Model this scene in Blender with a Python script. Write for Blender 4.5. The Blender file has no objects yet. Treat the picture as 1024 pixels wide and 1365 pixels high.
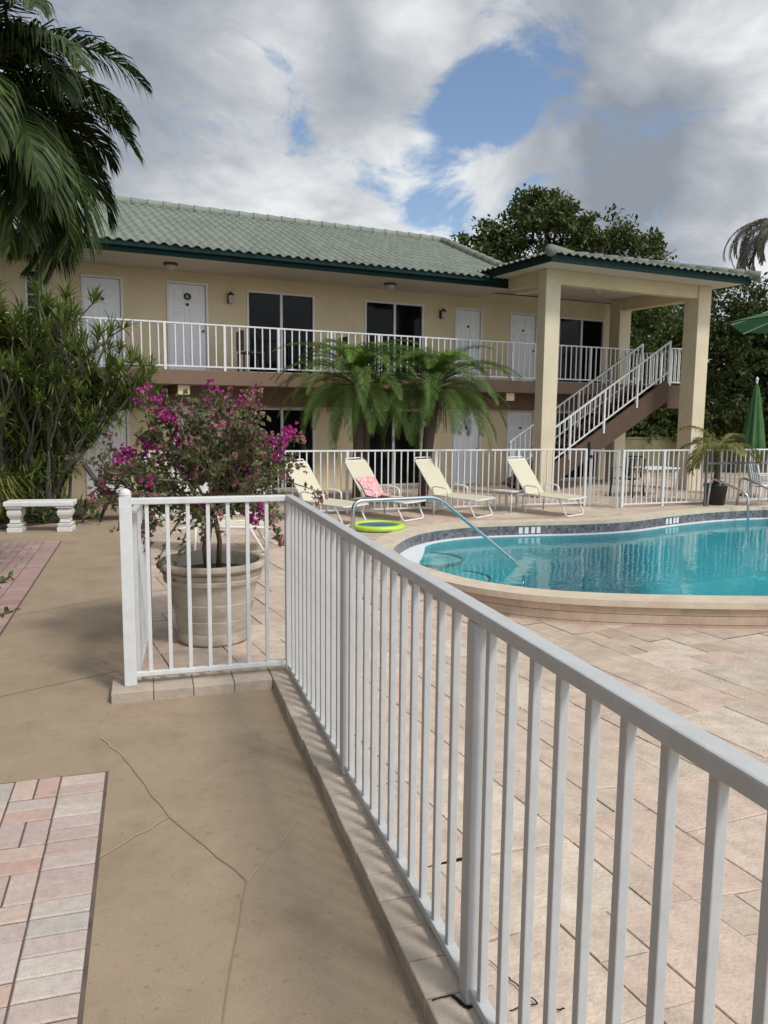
import bpy, math, random
from mathutils import Vector, Matrix, noise as mnoise
R = math.radians
S = bpy.context.scene
COL = S.collection

# ------------------------------------------------------------------ camera
cam_d = bpy.data.cameras.new('camera')
cam = bpy.data.objects.new('camera', cam_d); COL.objects.link(cam)
rx = Vector((0.9571745793, -0.2893579056, 0.0094248155))
uy = Vector((0.0273509714, 0.1227877263, 0.9920559957))
fw = Vector((0.2882164968, 0.9493130025, -0.1254435101))
cam.matrix_world = Matrix(((rx.x, uy.x, -fw.x, 0), (rx.y, uy.y, -fw.y, 0), (rx.z, uy.z, -fw.z, 1.86), (0, 0, 0, 1)))
cam_d.sensor_fit = 'HORIZONTAL'; cam_d.sensor_width = 36; cam_d.lens = 1040 / 1024 * 36
cam_d.clip_start = 0.05; cam_d.clip_end = 3000
S.camera = cam

# ------------------------------------------------------------------ view / light
S.view_settings.view_transform = 'Standard'; S.view_settings.look = 'None'
S.view_settings.exposure = 0.22; S.view_settings.gamma = 1
S.render.engine = 'CYCLES'
SUN_EL, SUN_AZ = 52, 150          # azimuth measured clockwise from +Y: behind the camera, to the right
sd = bpy.data.lights.new('sun', 'SUN'); sd.energy = 1.85; sd.angle = R(10); sd.color = (1, .95, .86)
sun = bpy.data.objects.new('sun', sd); COL.objects.link(sun)
_sv = Vector((math.sin(R(SUN_AZ)) * math.cos(R(SUN_EL)), math.cos(R(SUN_AZ)) * math.cos(R(SUN_EL)), math.sin(R(SUN_EL))))
sun.rotation_euler = _sv.to_track_quat('Z', 'Y').to_euler()
sun.location = (4, -6, 12)

W = bpy.data.worlds.new('World'); S.world = W; W.use_nodes = True
nt = W.node_tree; nt.nodes.clear()
def N(t, tree=None, **k):
    n = (tree or nt).nodes.new(t)
    for a, b in k.items(): setattr(n, a, b)
    return n
def math_(op, a, b=None, tree=None, clamp=False):
    t = tree or nt
    n = N('ShaderNodeMath', t, operation=op); n.use_clamp = clamp
    for i, v in enumerate((a, b)):
        if v is None: continue
        if isinstance(v, (int, float)): n.inputs[i].default_value = v
        else: t.links.new(v, n.inputs[i])
    return n.outputs[0]
def mrange(v, a, b, c, d, smooth=True, tree=None):
    t = tree or nt
    n = N('ShaderNodeMapRange', t); n.interpolation_type = 'SMOOTHSTEP' if smooth else 'LINEAR'
    t.links.new(v, n.inputs[0])
    for i, q in enumerate((a, b, c, d)): n.inputs[i + 1].default_value = q
    return n.outputs[0]
def build_world():
    L = nt.links.new
    sky = N('ShaderNodeTexSky'); sky.sky_type = 'NISHITA'; sky.sun_disc = False
    sky.sun_elevation = R(SUN_EL); sky.sun_rotation = R(SUN_AZ); sky.air_density = 1.0; sky.dust_density = .6
    tc = N('ShaderNodeTexCoord')
    sep = N('ShaderNodeSeparateXYZ'); L(tc.outputs['Generated'], sep.inputs[0])
    zz = math_('ADD', math_('MAXIMUM', sep.outputs[2], 0.0), .34)
    cmb = N('ShaderNodeCombineXYZ'); L(math_('DIVIDE', sep.outputs[0], zz), cmb.inputs[0]); L(math_('DIVIDE', sep.outputs[1], zz), cmb.inputs[1])
    def fbm(scale, detail, rough, off, dist=.0):
        mp = N('ShaderNodeMapping'); mp.inputs['Location'].default_value = off; L(cmb.outputs[0], mp.inputs[0])
        n = N('ShaderNodeTexNoise'); n.inputs['Scale'].default_value = scale; n.inputs['Detail'].default_value = detail
        n.inputs['Roughness'].default_value = rough; n.inputs['Distortion'].default_value = dist
        L(mp.outputs[0], n.inputs['Vector']); return n.outputs[0]
    def blobs(lst):
        tot = None
        for d, r, wgt in lst:
            dp = N('ShaderNodeVectorMath', operation='DOT_PRODUCT'); L(tc.outputs['Generated'], dp.inputs[0]); dp.inputs[1].default_value = Vector(d).normalized()
            s = math_('MULTIPLY', mrange(dp.outputs['Value'], math.cos(R(r)), 1.0, 0, 1), wgt)
            tot = s if tot is None else math_('ADD', tot, s)
        return tot
    n1 = fbm(4.6, 12, .64, (3.1, 1.7, 0), .45)
    n2 = fbm(2.3, 11, .60, (8.4, 5.2, 2), .45)
    gaps = blobs([((.378, .864, .338), 4.6, .40), ((.425, .825, .368), 5, .34), ((.33, .89, .312), 3.2, .28), ((.355, .872, .352), 3, .2),
                  ((.346, .909, .236), 3.2, .42), ((.318, .92, .228), 2.4, .22), ((-.6, .5, .5), 14, .5), ((.9, -.1, .5), 16, .5), ((-.2, -.8, .6), 18, .5)])
    cover = math_('SUBTRACT', math_('ADD', math_('MULTIPLY', n1, 2.4), -.50), gaps)
    mask = mrange(cover, .16, .60, 0, 1)
    lit = blobs([((.13, .908, .397), 6, .30), ((.29, .865, .408), 4, .34), ((.592, .736, .340), 7, .36), ((.50, .79, .352), 3, .3),
                 ((.094, .95, .297), 9, .22), ((.251, .938, .241), 9, .30), ((.63, .743, .226), 8, .30), ((.36, .89, .27), 6, .2)])
    drk = blobs([((.576, .782, .255), 8, .46), ((.50, .82, .28), 8, .34), ((.24, .86, .43), 8, .16), ((.0, .9, .45), 14, .18), ((.5, .72, .42), 9, .12)])
    sh = math_('SUBTRACT', math_('ADD', math_('MULTIPLY', n2, 1.9), math_('MULTIPLY', lit, .85)), math_('ADD', drk, .55))
    ramp = N('ShaderNodeValToRGB'); L(sh, ramp.inputs[0])
    e = ramp.color_ramp.elements
    e[0].position = .05; e[0].color = (.30, .335, .39, 1)
    e[1].position = .85; e[1].color = (.88, .90, .915, 1)
    m = ramp.color_ramp.elements.new(.45); m.color = (.50, .53, .575, 1)
    skyb = N('ShaderNodeVectorMath', operation='SCALE'); L(sky.outputs[0], skyb.inputs[0]); skyb.inputs['Scale'].default_value = .145
    mix = N('ShaderNodeMix', data_type='RGBA'); L(mask, mix.inputs[0]); L(skyb.outputs[0], mix.inputs[6]); L(ramp.outputs[0], mix.inputs[7])
    def lean(d, a, b_):
        dp = N('ShaderNodeVectorMath', operation='DOT_PRODUCT'); L(tc.outputs['Generated'], dp.inputs[0]); dp.inputs[1].default_value = Vector(d).normalized()
        return mrange(dp.outputs['Value'], a, b_, 0, 1)
    # unseen sky brightened behind the camera, darkened at left, to shape the light
    lum = math_('SUBTRACT', math_('ADD', 1.0, math_('MULTIPLY', lean((.40, -.85, .45), .1, .95), 1.5)), math_('MULTIPLY', lean((-1, -.12, .1), .18, .72), .86))
    lit_sky = N('ShaderNodeVectorMath', operation='SCALE'); L(mix.outputs[2], lit_sky.inputs[0]); L(lum, lit_sky.inputs['Scale'])
    bg = N('ShaderNodeBackground'); L(lit_sky.outputs[0], bg.inputs[0]); bg.inputs[1].default_value = .82
    out = N('ShaderNodeOutputWorld'); L(bg.outputs[0], out.inputs[0])
build_world()

# ------------------------------------------------------------------ helpers
class MB:
    def __init__(s): s.v = []; s.f = []; s.t = []
    def face(s, pts, t=0.5):
        b = len(s.v); s.v += [tuple(p) for p in pts]; s.f.append(tuple(range(b, b + len(pts)))); s.t.append(t)
    def box(s, x0, x1, y0, y1, z0, z1, t=.5):
        b = len(s.v)
        s.v += [(x0, y0, z0), (x1, y0, z0), (x1, y1, z0), (x0, y1, z0), (x0, y0, z1), (x1, y0, z1), (x1, y1, z1), (x0, y1, z1)]
        for q in ((3, 2, 1, 0), (4, 5, 6, 7), (0, 1, 5, 4), (1, 2, 6, 5), (2, 3, 7, 6), (3, 0, 4, 7)):
            s.f.append(tuple(b + i for i in q)); s.t.append(t)
        return s
    def bar(s, p, q, w, h, up=(0, 0, 1), t=.5):
        p = Vector(p); q = Vector(q); d = (q - p).normalized(); side = d.cross(Vector(up)).normalized(); u = side.cross(d)
        b = len(s.v)
        for c in (p, q):
            for a, e in ((-1, -1), (1, -1), (1, 1), (-1, 1)): s.v.append(tuple(c + side * a * w / 2 + u * e * h / 2))
        for f in ((0, 1, 2, 3), (7, 6, 5, 4), (4, 5, 1, 0), (5, 6, 2, 1), (6, 7, 3, 2), (7, 4, 0, 3)):
            s.f.append(tuple(b + i for i in f)); s.t.append(t)
        return s
    def tube(s, pts, r, n=8, t=.5):
        pts = [Vector(p) for p in pts]; k = len(pts); rr = r if isinstance(r, (list, tuple)) else [r] * k
        base = len(s.v); ref = None
        for i, p in enumerate(pts):
            d = (pts[min(i + 1, k - 1)] - pts[max(i - 1, 0)]).normalized()
            if ref is None: ref = d.orthogonal().normalized()
            ref = (ref - d * ref.dot(d))
            if ref.length < 1e-5: ref = d.orthogonal()
            ref.normalize(); o = d.cross(ref)
            for j in range(n):
                a = 2 * math.pi * j / n; s.v.append(tuple(p + (ref * math.cos(a) + o * math.sin(a)) * rr[i]))
        for i in range(k - 1):
            for j in range(n):
                j2 = (j + 1) % n
                s.f.append((base + i * n + j, base + i * n + j2, base + (i + 1) * n + j2, base + (i + 1) * n + j)); s.t.append(t)
        s.f.append(tuple(base + j for j in reversed(range(n)))); s.t.append(t)
        s.f.append(tuple(base + (k - 1) * n + j for j in range(n))); s.t.append(t)
        return s
    def lathe(s, prof, c=(0, 0, 0), n=32, t=.5, cap=True):
        base = len(s.v); k = len(prof)
        for r, z in prof:
            for j in range(n):
                a = 2 * math.pi * j / n; s.v.append((c[0] + r * math.cos(a), c[1] + r * math.sin(a), c[2] + z))
        for i in range(k - 1):
            for j in range(n):
                j2 = (j + 1) % n
                s.f.append((base + i * n + j, base + i * n + j2, base + (i + 1) * n + j2, base + (i + 1) * n + j)); s.t.append(t)
        if cap:
            s.f.append(tuple(base + j for j in reversed(range(n)))); s.t.append(t)
            s.f.append(tuple(base + (k - 1) * n + j for j in range(n))); s.t.append(t)
        return s
    def prism(s, poly, z0, z1, t=.5):
        b = len(s.v); n = len(poly)
        s.v += [(p[0], p[1], z0) for p in poly] + [(p[0], p[1], z1) for p in poly]
        s.f.append(tuple(b + i for i in reversed(range(n)))); s.t.append(t)
        s.f.append(tuple(b + n + i for i in range(n))); s.t.append(t)
        for i in range(n):
            j = (i + 1) % n; s.f.append((b + i, b + j, b + n + j, b + n + i)); s.t.append(t)
        return s
    def mesh(s, name, mat, smooth=False):
        me = bpy.data.meshes.new(name); me.from_pydata(s.v, [], s.f)
        at = me.attributes.new('tint', 'FLOAT', 'FACE'); at.data.foreach_set('value', s.t)
        if smooth: me.shade_smooth()
        me.materials.append(mat); me.update(); return me
    def build(s, name, mat, parent=None, smooth=False, bevel=0, loc=None):
        o = bpy.data.objects.new(name, s.mesh(name, mat, smooth)); COL.objects.link(o)
        if parent: o.parent = parent
        if loc: o.location = loc
        if bevel: add_bevel(o, bevel)
        return o
def add_bevel(o, w, seg=2):
    m = o.modifiers.new('bevel', 'BEVEL'); m.width = w; m.segments = seg; m.limit_method = 'ANGLE'; m.angle_limit = R(40)
def smooth_by_angle(o, ang=35):
    o.data.shade_smooth()
    try: o.data.set_sharp_from_angle(angle=R(ang))
    except Exception: pass
def tag(o, label=None, cat=None, group=None, kind=None):
    for k, v in (('label', label), ('category', cat), ('group', group), ('kind', kind)):
        if v: o[k] = v
    return o
def empty(name, loc, rz=0, label=None, cat=None, group=None):
    o = bpy.data.objects.new(name, None); COL.objects.link(o); o.location = loc; o.rotation_euler = (0, 0, rz); o.empty_display_size = .2
    return tag(o, label, cat, group)
def link_copy(o, parent, loc=None):
    c = o.copy(); COL.objects.link(c); c.parent = parent
    if loc is not None: c.location = loc
    return c
def copy_tree(o, parent=None):
    c = o.copy(); COL.objects.link(c); c.parent = parent
    for ch in list(o.children): copy_tree(ch, c)
    return c
def struct(name, mb, mat, **k): return tag(mb.build(name, mat, **k), kind='structure')

def mat(name, col, rough=.6, var=.12, scale=6, bump=0., bscale=60, spec=.4, col2=None, tintmix=0., metal=0., stain=0., stain_col=None, stain_scale=1.5, stretch=None, trans=0., coat=0., speck=0.):
    m = bpy.data.materials.new(name); m.use_nodes = True; t = m.node_tree; b = t.nodes['Principled BSDF']
    tc = N('ShaderNodeTexCoord', t); L = t.links.new
    vec = tc.outputs['Object']
    if stretch:
        mp = N('ShaderNodeMapping', t); mp.inputs['Scale'].default_value = stretch; L(vec, mp.inputs[0]); vec = mp.outputs[0]
    no = N('ShaderNodeTexNoise', t); no.inputs['Scale'].default_value = scale; no.inputs['Detail'].default_value = 6; no.inputs['Roughness'].default_value = .6
    L(vec, no.inputs['Vector'])
    mx = N('ShaderNodeMix', t, data_type='RGBA')
    c = Vector(col[:3]); c2 = Vector(col2) if col2 else c
    mx.inputs[6].default_value = (*(c * (1 - var)), 1); mx.inputs[7].default_value = (*(c2 * (1 + var)), 1)
    L(mrange(no.outputs[0], .3, .7, 0, 1, False, t), mx.inputs[0]); out = mx.outputs[2]
    if tintmix:
        at = N('ShaderNodeAttribute', t); at.attribute_name = 'tint'
        if isinstance(tintmix, (list, tuple)):
            rp = N('ShaderNodeValToRGB', t); rp.color_ramp.interpolation = 'LINEAR'
            el = rp.color_ramp.elements
            for i, cc in enumerate(tintmix):
                p = i / (len(tintmix) - 1)
                if i == 0: q = el[0]
                elif i == len(tintmix) - 1: q = el[-1]
                else: q = el.new(p)
                q.position = p; q.color = (*cc, 1)
            L(at.outputs['Fac'], rp.inputs[0])
            m2 = N('ShaderNodeMix', t, data_type='RGBA', blend_type='MULTIPLY'); m2.inputs[0].default_value = 1
            v2 = N('ShaderNodeMix', t, data_type='RGBA'); v2.inputs[6].default_value = (1 - var,) * 3 + (1,); v2.inputs[7].default_value = (1 + var,) * 3 + (1,)
            L(mrange(no.outputs[0], .3, .7, 0, 1, False, t), v2.inputs[0])
            L(rp.outputs[0], m2.inputs[6]); L(v2.outputs[2], m2.inputs[7]); out = m2.outputs[2]
        else:
            hs = N('ShaderNodeHueSaturation', t); L(out, hs.inputs['Color'])
            L(mrange(at.outputs['Fac'], 0, 1, 1 - tintmix, 1 + tintmix, False, t), hs.inputs['Value']); out = hs.outputs[0]
    if stain:
        n3 = N('ShaderNodeTexNoise', t); n3.inputs['Scale'].default_value = stain_scale; n3.inputs['Detail'].default_value = 8; n3.inputs['Roughness'].default_value = .68
        L(tc.outputs['Object'], n3.inputs['Vector'])
        m3 = N('ShaderNodeMix', t, data_type='RGBA'); L(mrange(n3.outputs[0], .46, .72, 0, stain, True, t), m3.inputs[0]); L(out, m3.inputs[6])
        m3.inputs[7].default_value = (*(stain_col or (c * .45)), 1); out = m3.outputs[2]
    if speck:
        for sc4, lo4, hi4, am in ((30, .64, .70, speck), (13, .52, .70, speck * .35), (110, .53, .66, speck * .5), (.7, .5, .75, speck * .4), (4.5, .55, .75, speck * .4)):
            n4 = N('ShaderNodeTexNoise', t); n4.inputs['Scale'].default_value = sc4; n4.inputs['Detail'].default_value = 3; L(tc.outputs['Object'], n4.inputs['Vector'])
            m4 = N('ShaderNodeMix', t, data_type='RGBA'); L(mrange(n4.outputs[0], lo4, hi4, 0, am, True, t), m4.inputs[0]); L(out, m4.inputs[6]); m4.inputs[7].default_value = (*(c * .5), 1); out = m4.outputs[2]
    L(out, b.inputs['Base Color']); b.inputs['Roughness'].default_value = rough; b.inputs['Specular IOR Level'].default_value = spec; b.inputs['Metallic'].default_value = metal
    if coat: b.inputs['Coat Weight'].default_value = coat
    if bump:
        n2 = N('ShaderNodeTexNoise', t); n2.inputs['Scale'].default_value = bscale; n2.inputs['Detail'].default_value = 5; L(vec, n2.inputs['Vector'])
        bp = N('ShaderNodeBump', t); bp.inputs['Strength'].default_value = bump; bp.inputs['Distance'].default_value = .02; L(n2.outputs[0], bp.inputs['Height']); L(bp.outputs[0], b.inputs['Normal'])
    if trans:
        tr = N('ShaderNodeBsdfTranslucent', t); L(out, tr.inputs[0]); ad = N('ShaderNodeMixShader', t); ad.inputs[0].default_value = trans
        L(b.outputs[0], ad.inputs[1]); L(tr.outputs[0], ad.inputs[2]); L(ad.outputs[0], t.nodes['Material Output'].inputs[0])
    return m

M = {}
M['white_rail'] = mat('white_rail', (.70, .71, .70), .38, .05, 9, .05, 120, .5, stain=.25, stain_col=(.45, .43, .38), stain_scale=7)
M['shaded_rail'] = mat('shaded_rail', (.545, .55, .545), .40, .06, 9, .06, 120, .4, stain=.3, stain_col=(.38, .36, .31), stain_scale=7)  # white rail paint darkened to put the near railing's shade into its colour
M['white_door'] = mat('white_door', (.80, .81, .82), .45, .03, 4, .03, 60)
M['white_trim'] = mat('white_trim', (.72, .71, .68), .5, .04)
M['stucco'] = mat('stucco', (.685, .575, .38), .85, .05, 1.3, .25, 90, .2, stain=.3, stain_col=(.46, .37, .24), stain_scale=.9)
M['column_paint'] = mat('column_paint', (.66, .575, .41), .8, .05, 2, .2, 80, .2, stain=.2, stain_col=(.45, .37, .25), stain_scale=1.6)
M['soffit'] = mat('soffit', (.58, .54, .46), .8, .04, 2, .1, 60, .2)
M['brown_paint'] = mat('brown_paint', (.20, .132, .088), .7, .1, 3, .15, 60, .3, stain=.3, stain_col=(.15, .10, .07), stain_scale=1.5)
M['stair_brown'] = mat('stair_brown', (.105, .066, .045), .7, .12, 3, .15, 60, .3)
M['green_fascia'] = mat('green_fascia', (.006, .026, .024), .6, .12, 5, 0, 1, .15)
M['roof_tile'] = mat('roof_tile', (.215, .242, .198), .65, .1, 2.2, .1, 30, .3, tintmix=.16, stain=.35, stain_col=(.115, .135, .108), stain_scale=2.2)
M['dark_glass'] = mat('dark_glass', (.004, .005, .006), .06, .1, 3, 0, 1, .12)
M['dark_metal'] = mat('dark_metal', (.03, .025, .022), .5, .2)
M['lamp_glass'] = mat('lamp_glass', (.5, .47, .42), .25, .05)
M['bronze'] = mat('bronze', (.10, .075, .05), .4, .2)
M['concrete'] = mat('concrete', (.36, .275, .19), .88, .08, 2.6, .22, 150, .2, stain=.5, stain_col=(.25, .19, .125), stain_scale=2.1, speck=.4)
M['joint_dark'] = mat('joint_dark', (.28, .215, .15), .9, .1)
M['joint_pale'] = mat('joint_pale', (.40, .315, .215), .9, .1)
M['grout'] = mat('grout', (.15, .115, .085), .95, .3, 4, .2, 80)
M['travertine'] = mat('travertine', (.5, .4, .3), .7, .15, 7, .4, 50, .3, stain=.5, stain_col=(.36, .26, .19), stain_scale=4.2, speck=.25,
    tintmix=[(.46, .36, .275), (.55, .44, .34), (.59, .455, .37), (.50, .405, .32), (.63, .53, .425), (.57, .425, .345)])
M['coping'] = mat('coping', (.62, .52, .395), .75, .1, 5, .25, 60, .3, stain=.3, stain_col=(.45, .35, .25), stain_scale=3)
M['poolwall'] = mat('poolwall', (.5, .38, .27), .8, .12, 6, .3, 50, .3, stain=.3, stain_col=(.3, .22, .16), stain_scale=4,
    tintmix=[(.42, .32, .23), (.5, .385, .28), (.47, .33, .25), (.56, .44, .33)])
M['brick'] = mat('brick', (.5, .4, .36), .85, .12, 30, .4, 160, .2, stain=.2, stain_col=(.34, .26, .24), stain_scale=5,
    tintmix=[(.47, .36, .31), (.58, .45, .385), (.45, .42, .385), (.60, .51, .435), (.54, .365, .30), (.50, .40, .365), (.62, .54, .47)])
M['brick_far'] = mat('brick_far', (.4, .28, .25), .85, .12, 20, .3, 100, .2, tintmix=[(.33, .21, .19), (.40, .26, .235), (.36, .25, .22), (.42, .31, .27)])
M['joint_sand'] = mat('joint_sand', (.12, .09, .075), .95, .3, 10)
M['kerb'] = mat('kerb', (.50, .42, .335), .85, .1, 8, .3, 80, .2, tintmix=.14, stain=.35, stain_col=(.22, .17, .13), stain_scale=6)
M['soil'] = mat('soil', (.06, .042, .03), .95, .35, 8, .6, 60)
M['ground'] = mat('ground', (.14, .12, .085), .95, .3, .8, .3, 8)
M['plaster'] = mat('plaster', (.36, .66, .72), .7, .05, 2)
M['lip'] = mat('lip', (.72, .76, .78), .5, .04)
M['step_plaster'] = mat('step_plaster', (.50, .66, .68), .7, .05, 2)
M['step_edge'] = mat('step_edge', (.15, .29, .32), .7, .05, 2)
M['pool_tile'] = mat('pool_tile', (.10, .10, .115), .35, .5, 40, 0, 1, .5, tintmix=[(.06, .06, .075), (.12, .12, .135), (.20, .19, .19), (.09, .09, .10), (.16, .155, .16)])
M['steel'] = mat('steel', (.62, .62, .63), .22, .05, 4, 0, 1, .5, metal=1)
M['sling'] = mat('sling', (.74, .69, .52), .75, .05, 30, .2, 200, .3, trans=.15)
M['frame_white'] = mat('frame_white', (.76, .75, .71), .4, .04)
M['pink_towel'] = mat('pink_towel', (.66, .24, .27), .95, .2, 14, .5, 90, .1, col2=(.82, .52, .52))
M['lime'] = mat('lime', (.46, .68, .07), .4, .06, 5, 0, 1, .5)
M['blue_vinyl'] = mat('blue_vinyl', (.03, .13, .25), .35, .1, 5)
M['bench_stone'] = mat('bench_stone', (.70, .69, .66), .7, .06, 8, .2, 60, .3, stain=.35, stain_col=(.42, .42, .36), stain_scale=6)
M['pot_clay'] = mat('pot_clay', (.47, .41, .325), .85, .15, 5, .4, 60, .2, stain=.65, stain_col=(.25, .205, .15), stain_scale=3, stretch=(1, 1, 3))
M['brown_sling'] = mat('brown_sling', (.10, .085, .07), .7, .2, 20)
M['green_cloth'] = mat('green_cloth', (.085, .19, .075), .8, .12, 5, .1, 60, .2, trans=.2)
M['bark'] = mat('bark', (.11, .085, .06), .9, .3, 8, .6, 40, .2, stretch=(1, 1, .3))
M['bark_grey'] = mat('bark_grey', (.115, .10, .08), .9, .2, 8, .5, 40, .2, stretch=(1, 1, .4))
M['palm_trunk'] = mat('palm_trunk', (.12, .09, .065), .95, .35, 10, .7, 30, .1, stretch=(1, 1, 4))
def leafmat(name, cols, rough=.5, trans=.22, spec=.4): return mat(name, cols[0], rough, .15, 3, 0, 1, spec, tintmix=cols, trans=trans)
M['leaf_tree'] = leafmat('leaf_tree', [(.036, .06, .016), (.066, .098, .024), (.10, .132, .032), (.05, .078, .02), (.14, .17, .046)])
M['leaf_dark'] = leafmat('leaf_dark', [(.03, .055, .016), (.055, .09, .022), (.085, .12, .03), (.04, .066, .018), (.13, .16, .045)])
M['leaf_mid'] = leafmat('leaf_mid', [(.05, .09, .02), (.08, .135, .03), (.12, .175, .042), (.06, .105, .025)])
M['leaf_big_palm'] = leafmat('leaf_big_palm', [(.018, .037, .010), (.029, .055, .013), (.046, .073, .016), (.085, .11, .028)], .5, .1, .2)
M['leaf_date'] = leafmat('leaf_date', [(.06, .115, .022), (.085, .145, .028), (.115, .175, .034), (.055, .10, .024)], .5, .12, .25)
M['leaf_date_new'] = leafmat('leaf_date_new', [(.11, .20, .025), (.15, .26, .035)], .5, .15, .25)
M['leaf_drac'] = leafmat('leaf_drac', [(.06, .10, .02), (.10, .155, .03), (.155, .215, .045), (.21, .255, .065), (.08, .125, .028)])
M['leaf_yellow'] = leafmat('leaf_yellow', [(.16, .17, .035), (.22, .20, .05), (.12, .15, .035), (.30, .25, .07)])
M['leaf_grey'] = leafmat('leaf_grey', [(.16, .145, .115), (.22, .20, .165), (.10, .11, .06), (.26, .24, .2)])
M['leaf_boug'] = leafmat('leaf_boug', [(.07, .115, .03), (.105, .155, .04), (.15, .17, .06), (.17, .10, .075), (.05, .08, .025)])
M['bract'] = leafmat('bract', [(.34, .02, .17), (.46, .04, .26), (.38, .028, .21), (.52, .09, .33)], .6, .3)
M['bract_faded'] = leafmat('bract_faded', [(.33, .14, .14), (.42, .17, .20), (.28, .13, .12), (.50, .24, .30)], .7, .3)
M['lightbark'] = mat('lightbark', (.25, .195, .15), .9, .2, 10, .3, 40)
M['olive_wall'] = mat('olive_wall', (.27, .245, .135), .9, .1, 1, .2, 40, .2, stain=.3, stain_col=(.16, .15, .09), stain_scale=.8)
M['white_flat'] = mat('white_flat', (.72, .72, .72), .7, .05)
M['grey_metal'] = mat('grey_metal', (.16, .16, .165), .5, .1)
M['black_plastic'] = mat('black_plastic', (.02, .022, .024), .5, .2)
M['caulk'] = mat('caulk', (.012, .010, .009), .9, .1)

def water_material():
    m = bpy.data.materials.new('pool_water'); m.use_nodes = True; t = m.node_tree; t.nodes.clear(); L = t.links.new
    o = N('ShaderNodeOutputMaterial', t); tr = N('ShaderNodeBsdfTransparent', t); tr.inputs[0].default_value = (.42, .80, .83, 1)
    gl = N('ShaderNodeBsdfGlossy', t); gl.inputs['Roughness'].default_value = .015; fr = N('ShaderNodeFresnel', t); fr.inputs[0].default_value = 1.33
    mx = N('ShaderNodeMixShader', t); tc = N('ShaderNodeTexCoord', t)
    n = N('ShaderNodeTexNoise', t); n.inputs['Scale'].default_value = 2.2; n.inputs['Detail'].default_value = 3; L(tc.outputs['Object'], n.inputs['Vector'])
    n2 = N('ShaderNodeTexNoise', t); n2.inputs['Scale'].default_value = 9; n2.inputs['Detail'].default_value = 2; L(tc.outputs['Object'], n2.inputs['Vector'])
    h = math_('ADD', n.outputs[0], math_('MULTIPLY', n2.outputs[0], .25, t), t)
    b = N('ShaderNodeBump', t); b.inputs['Strength'].default_value = .12; b.inputs['Distance'].default_value = .05; L(h, b.inputs['Height'])
    L(b.outputs[0], gl.inputs['Normal']); L(b.outputs[0], fr.inputs['Normal'])
    L(fr.outputs[0], mx.inputs[0]); L(tr.outputs[0], mx.inputs[1]); L(gl.outputs[0], mx.inputs[2]); L(mx.outputs[0], o.inputs[0]); return m
M['water'] = water_material()

def sstep(x): x = max(0, min(1, x)); return x * x * (3 - 2 * x)
TH = R(9.6)                                              # the building and the patio grid turn by this angle
OB = Vector((-1.621, 17.361, 0)); UX = Vector((math.cos(TH), math.sin(TH), 0)); VY = Vector((-math.sin(TH), math.cos(TH), 0))
def wpt(u, v, z=0): return OB + UX * u + VY * v + Vector((0, 0, z))

# ------------------------------------------------------------------ pool outline
def spline(P, per=8):
    out = []; n = len(P)
    for i in range(n):
        p0, p1, p2, p3 = (Vector(P[(i + k - 1) % n]) for k in range(4))
        for s in range(per):
            t = s / per
            out.append(.5 * ((2 * p1) + (p2 - p0) * t + (2 * p0 - 5 * p1 + 4 * p2 - p3) * t * t + (3 * p1 - p0 - 3 * p2 + p3) * t ** 3))
    return out
POOL = spline([(3.12, 9.5), (3.27, 10.3), (3.98, 11.38), (4.94, 11.93), (6.05, 11.98), (7.29, 11.88), (8.3, 12.0), (9.48, 12.44), (10.76, 12.8), (12.13, 12.89), (13.4, 12.5), (14.3, 11.4),
               (14.4, 9.8), (13.6, 8.2), (12, 7.0), (10.2, 6.3), (8.4, 6.02), (7.2, 6.1), (6.09, 6.36), (5.14, 6.66), (4.33, 7.0), (3.78, 7.4), (3.4, 7.95), (3.16, 8.7)], 6)
def offset(P, d):
    n = len(P); out = []
    for i in range(n):
        t = (P[(i + 1) % n] - P[i - 1]).normalized(); nr = Vector((-t.y, t.x))          # outwards: outline runs clockwise
        dd = d(P[i]) if callable(d) else d
        out.append(P[i] + nr * dd)
    return out
def inside(x, y, P):
    c = False; n = len(P); j = n - 1
    for i in range(n):
        a, b = P[i], P[j]
        if (a.y > y) != (b.y > y) and x < (b.x - a.x) * (y - a.y) / (b.y - a.y) + a.x: c = not c
        j = i
    return c
POOL_OUT = offset(POOL, .32)
POOL_MID = offset(POOL, .16); POOL_CUT = offset(POOL, .235)
def gz(x, y):                                             # the patio dips along the near side of the pool
    return -.25 * sstep((x - 1.1) / 1.9) * sstep((9.3 - y) / 1.7)
def ring(mb, A, za, B, zb, t=.5):
    n = len(A)
    for i in range(n):
        j = (i + 1) % n
        mb.face([(A[i].x, A[i].y, za), (A[j].x, A[j].y, za), (B[j].x, B[j].y, zb), (B[i].x, B[i].y, zb)], t)

# ------------------------------------------------------------------ ground, path, patio
rng = random.Random(5)
g = MB()
X0, X1, Y0, Y1 = -7, 24, -5, 26; BIG = 900
for a in ((-BIG, X0, -BIG, BIG), (X1, BIG, -BIG, BIG), (X0, X1, -BIG, Y0), (X0, X1, Y1, BIG)):
    g.face([(a[0], a[2], -.03), (a[1], a[2], -.03), (a[1], a[3], -.03), (a[0], a[3], -.03)])
struct('ground', g, M['ground'])
p = MB()
n = 24
p.face([(-7, -5, 0), (.9, -5, 0), (.9, 5.25, 0), (-.14, 5.25, 0), (-.14, 26, 0), (-7, 26, 0)])
struct('concrete_path', p, M['concrete'])
j1 = MB()
def stroke(mb, pts, w, z):
    for a, b in zip(pts, pts[1:]):
        a = Vector((*a, z)); b = Vector((*b, z)); d = (b - a).normalized(); s = Vector((-d.y, d.x, 0)) * w / 2
        mb.face([a - s, a + s, b + s, b - s])
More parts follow.
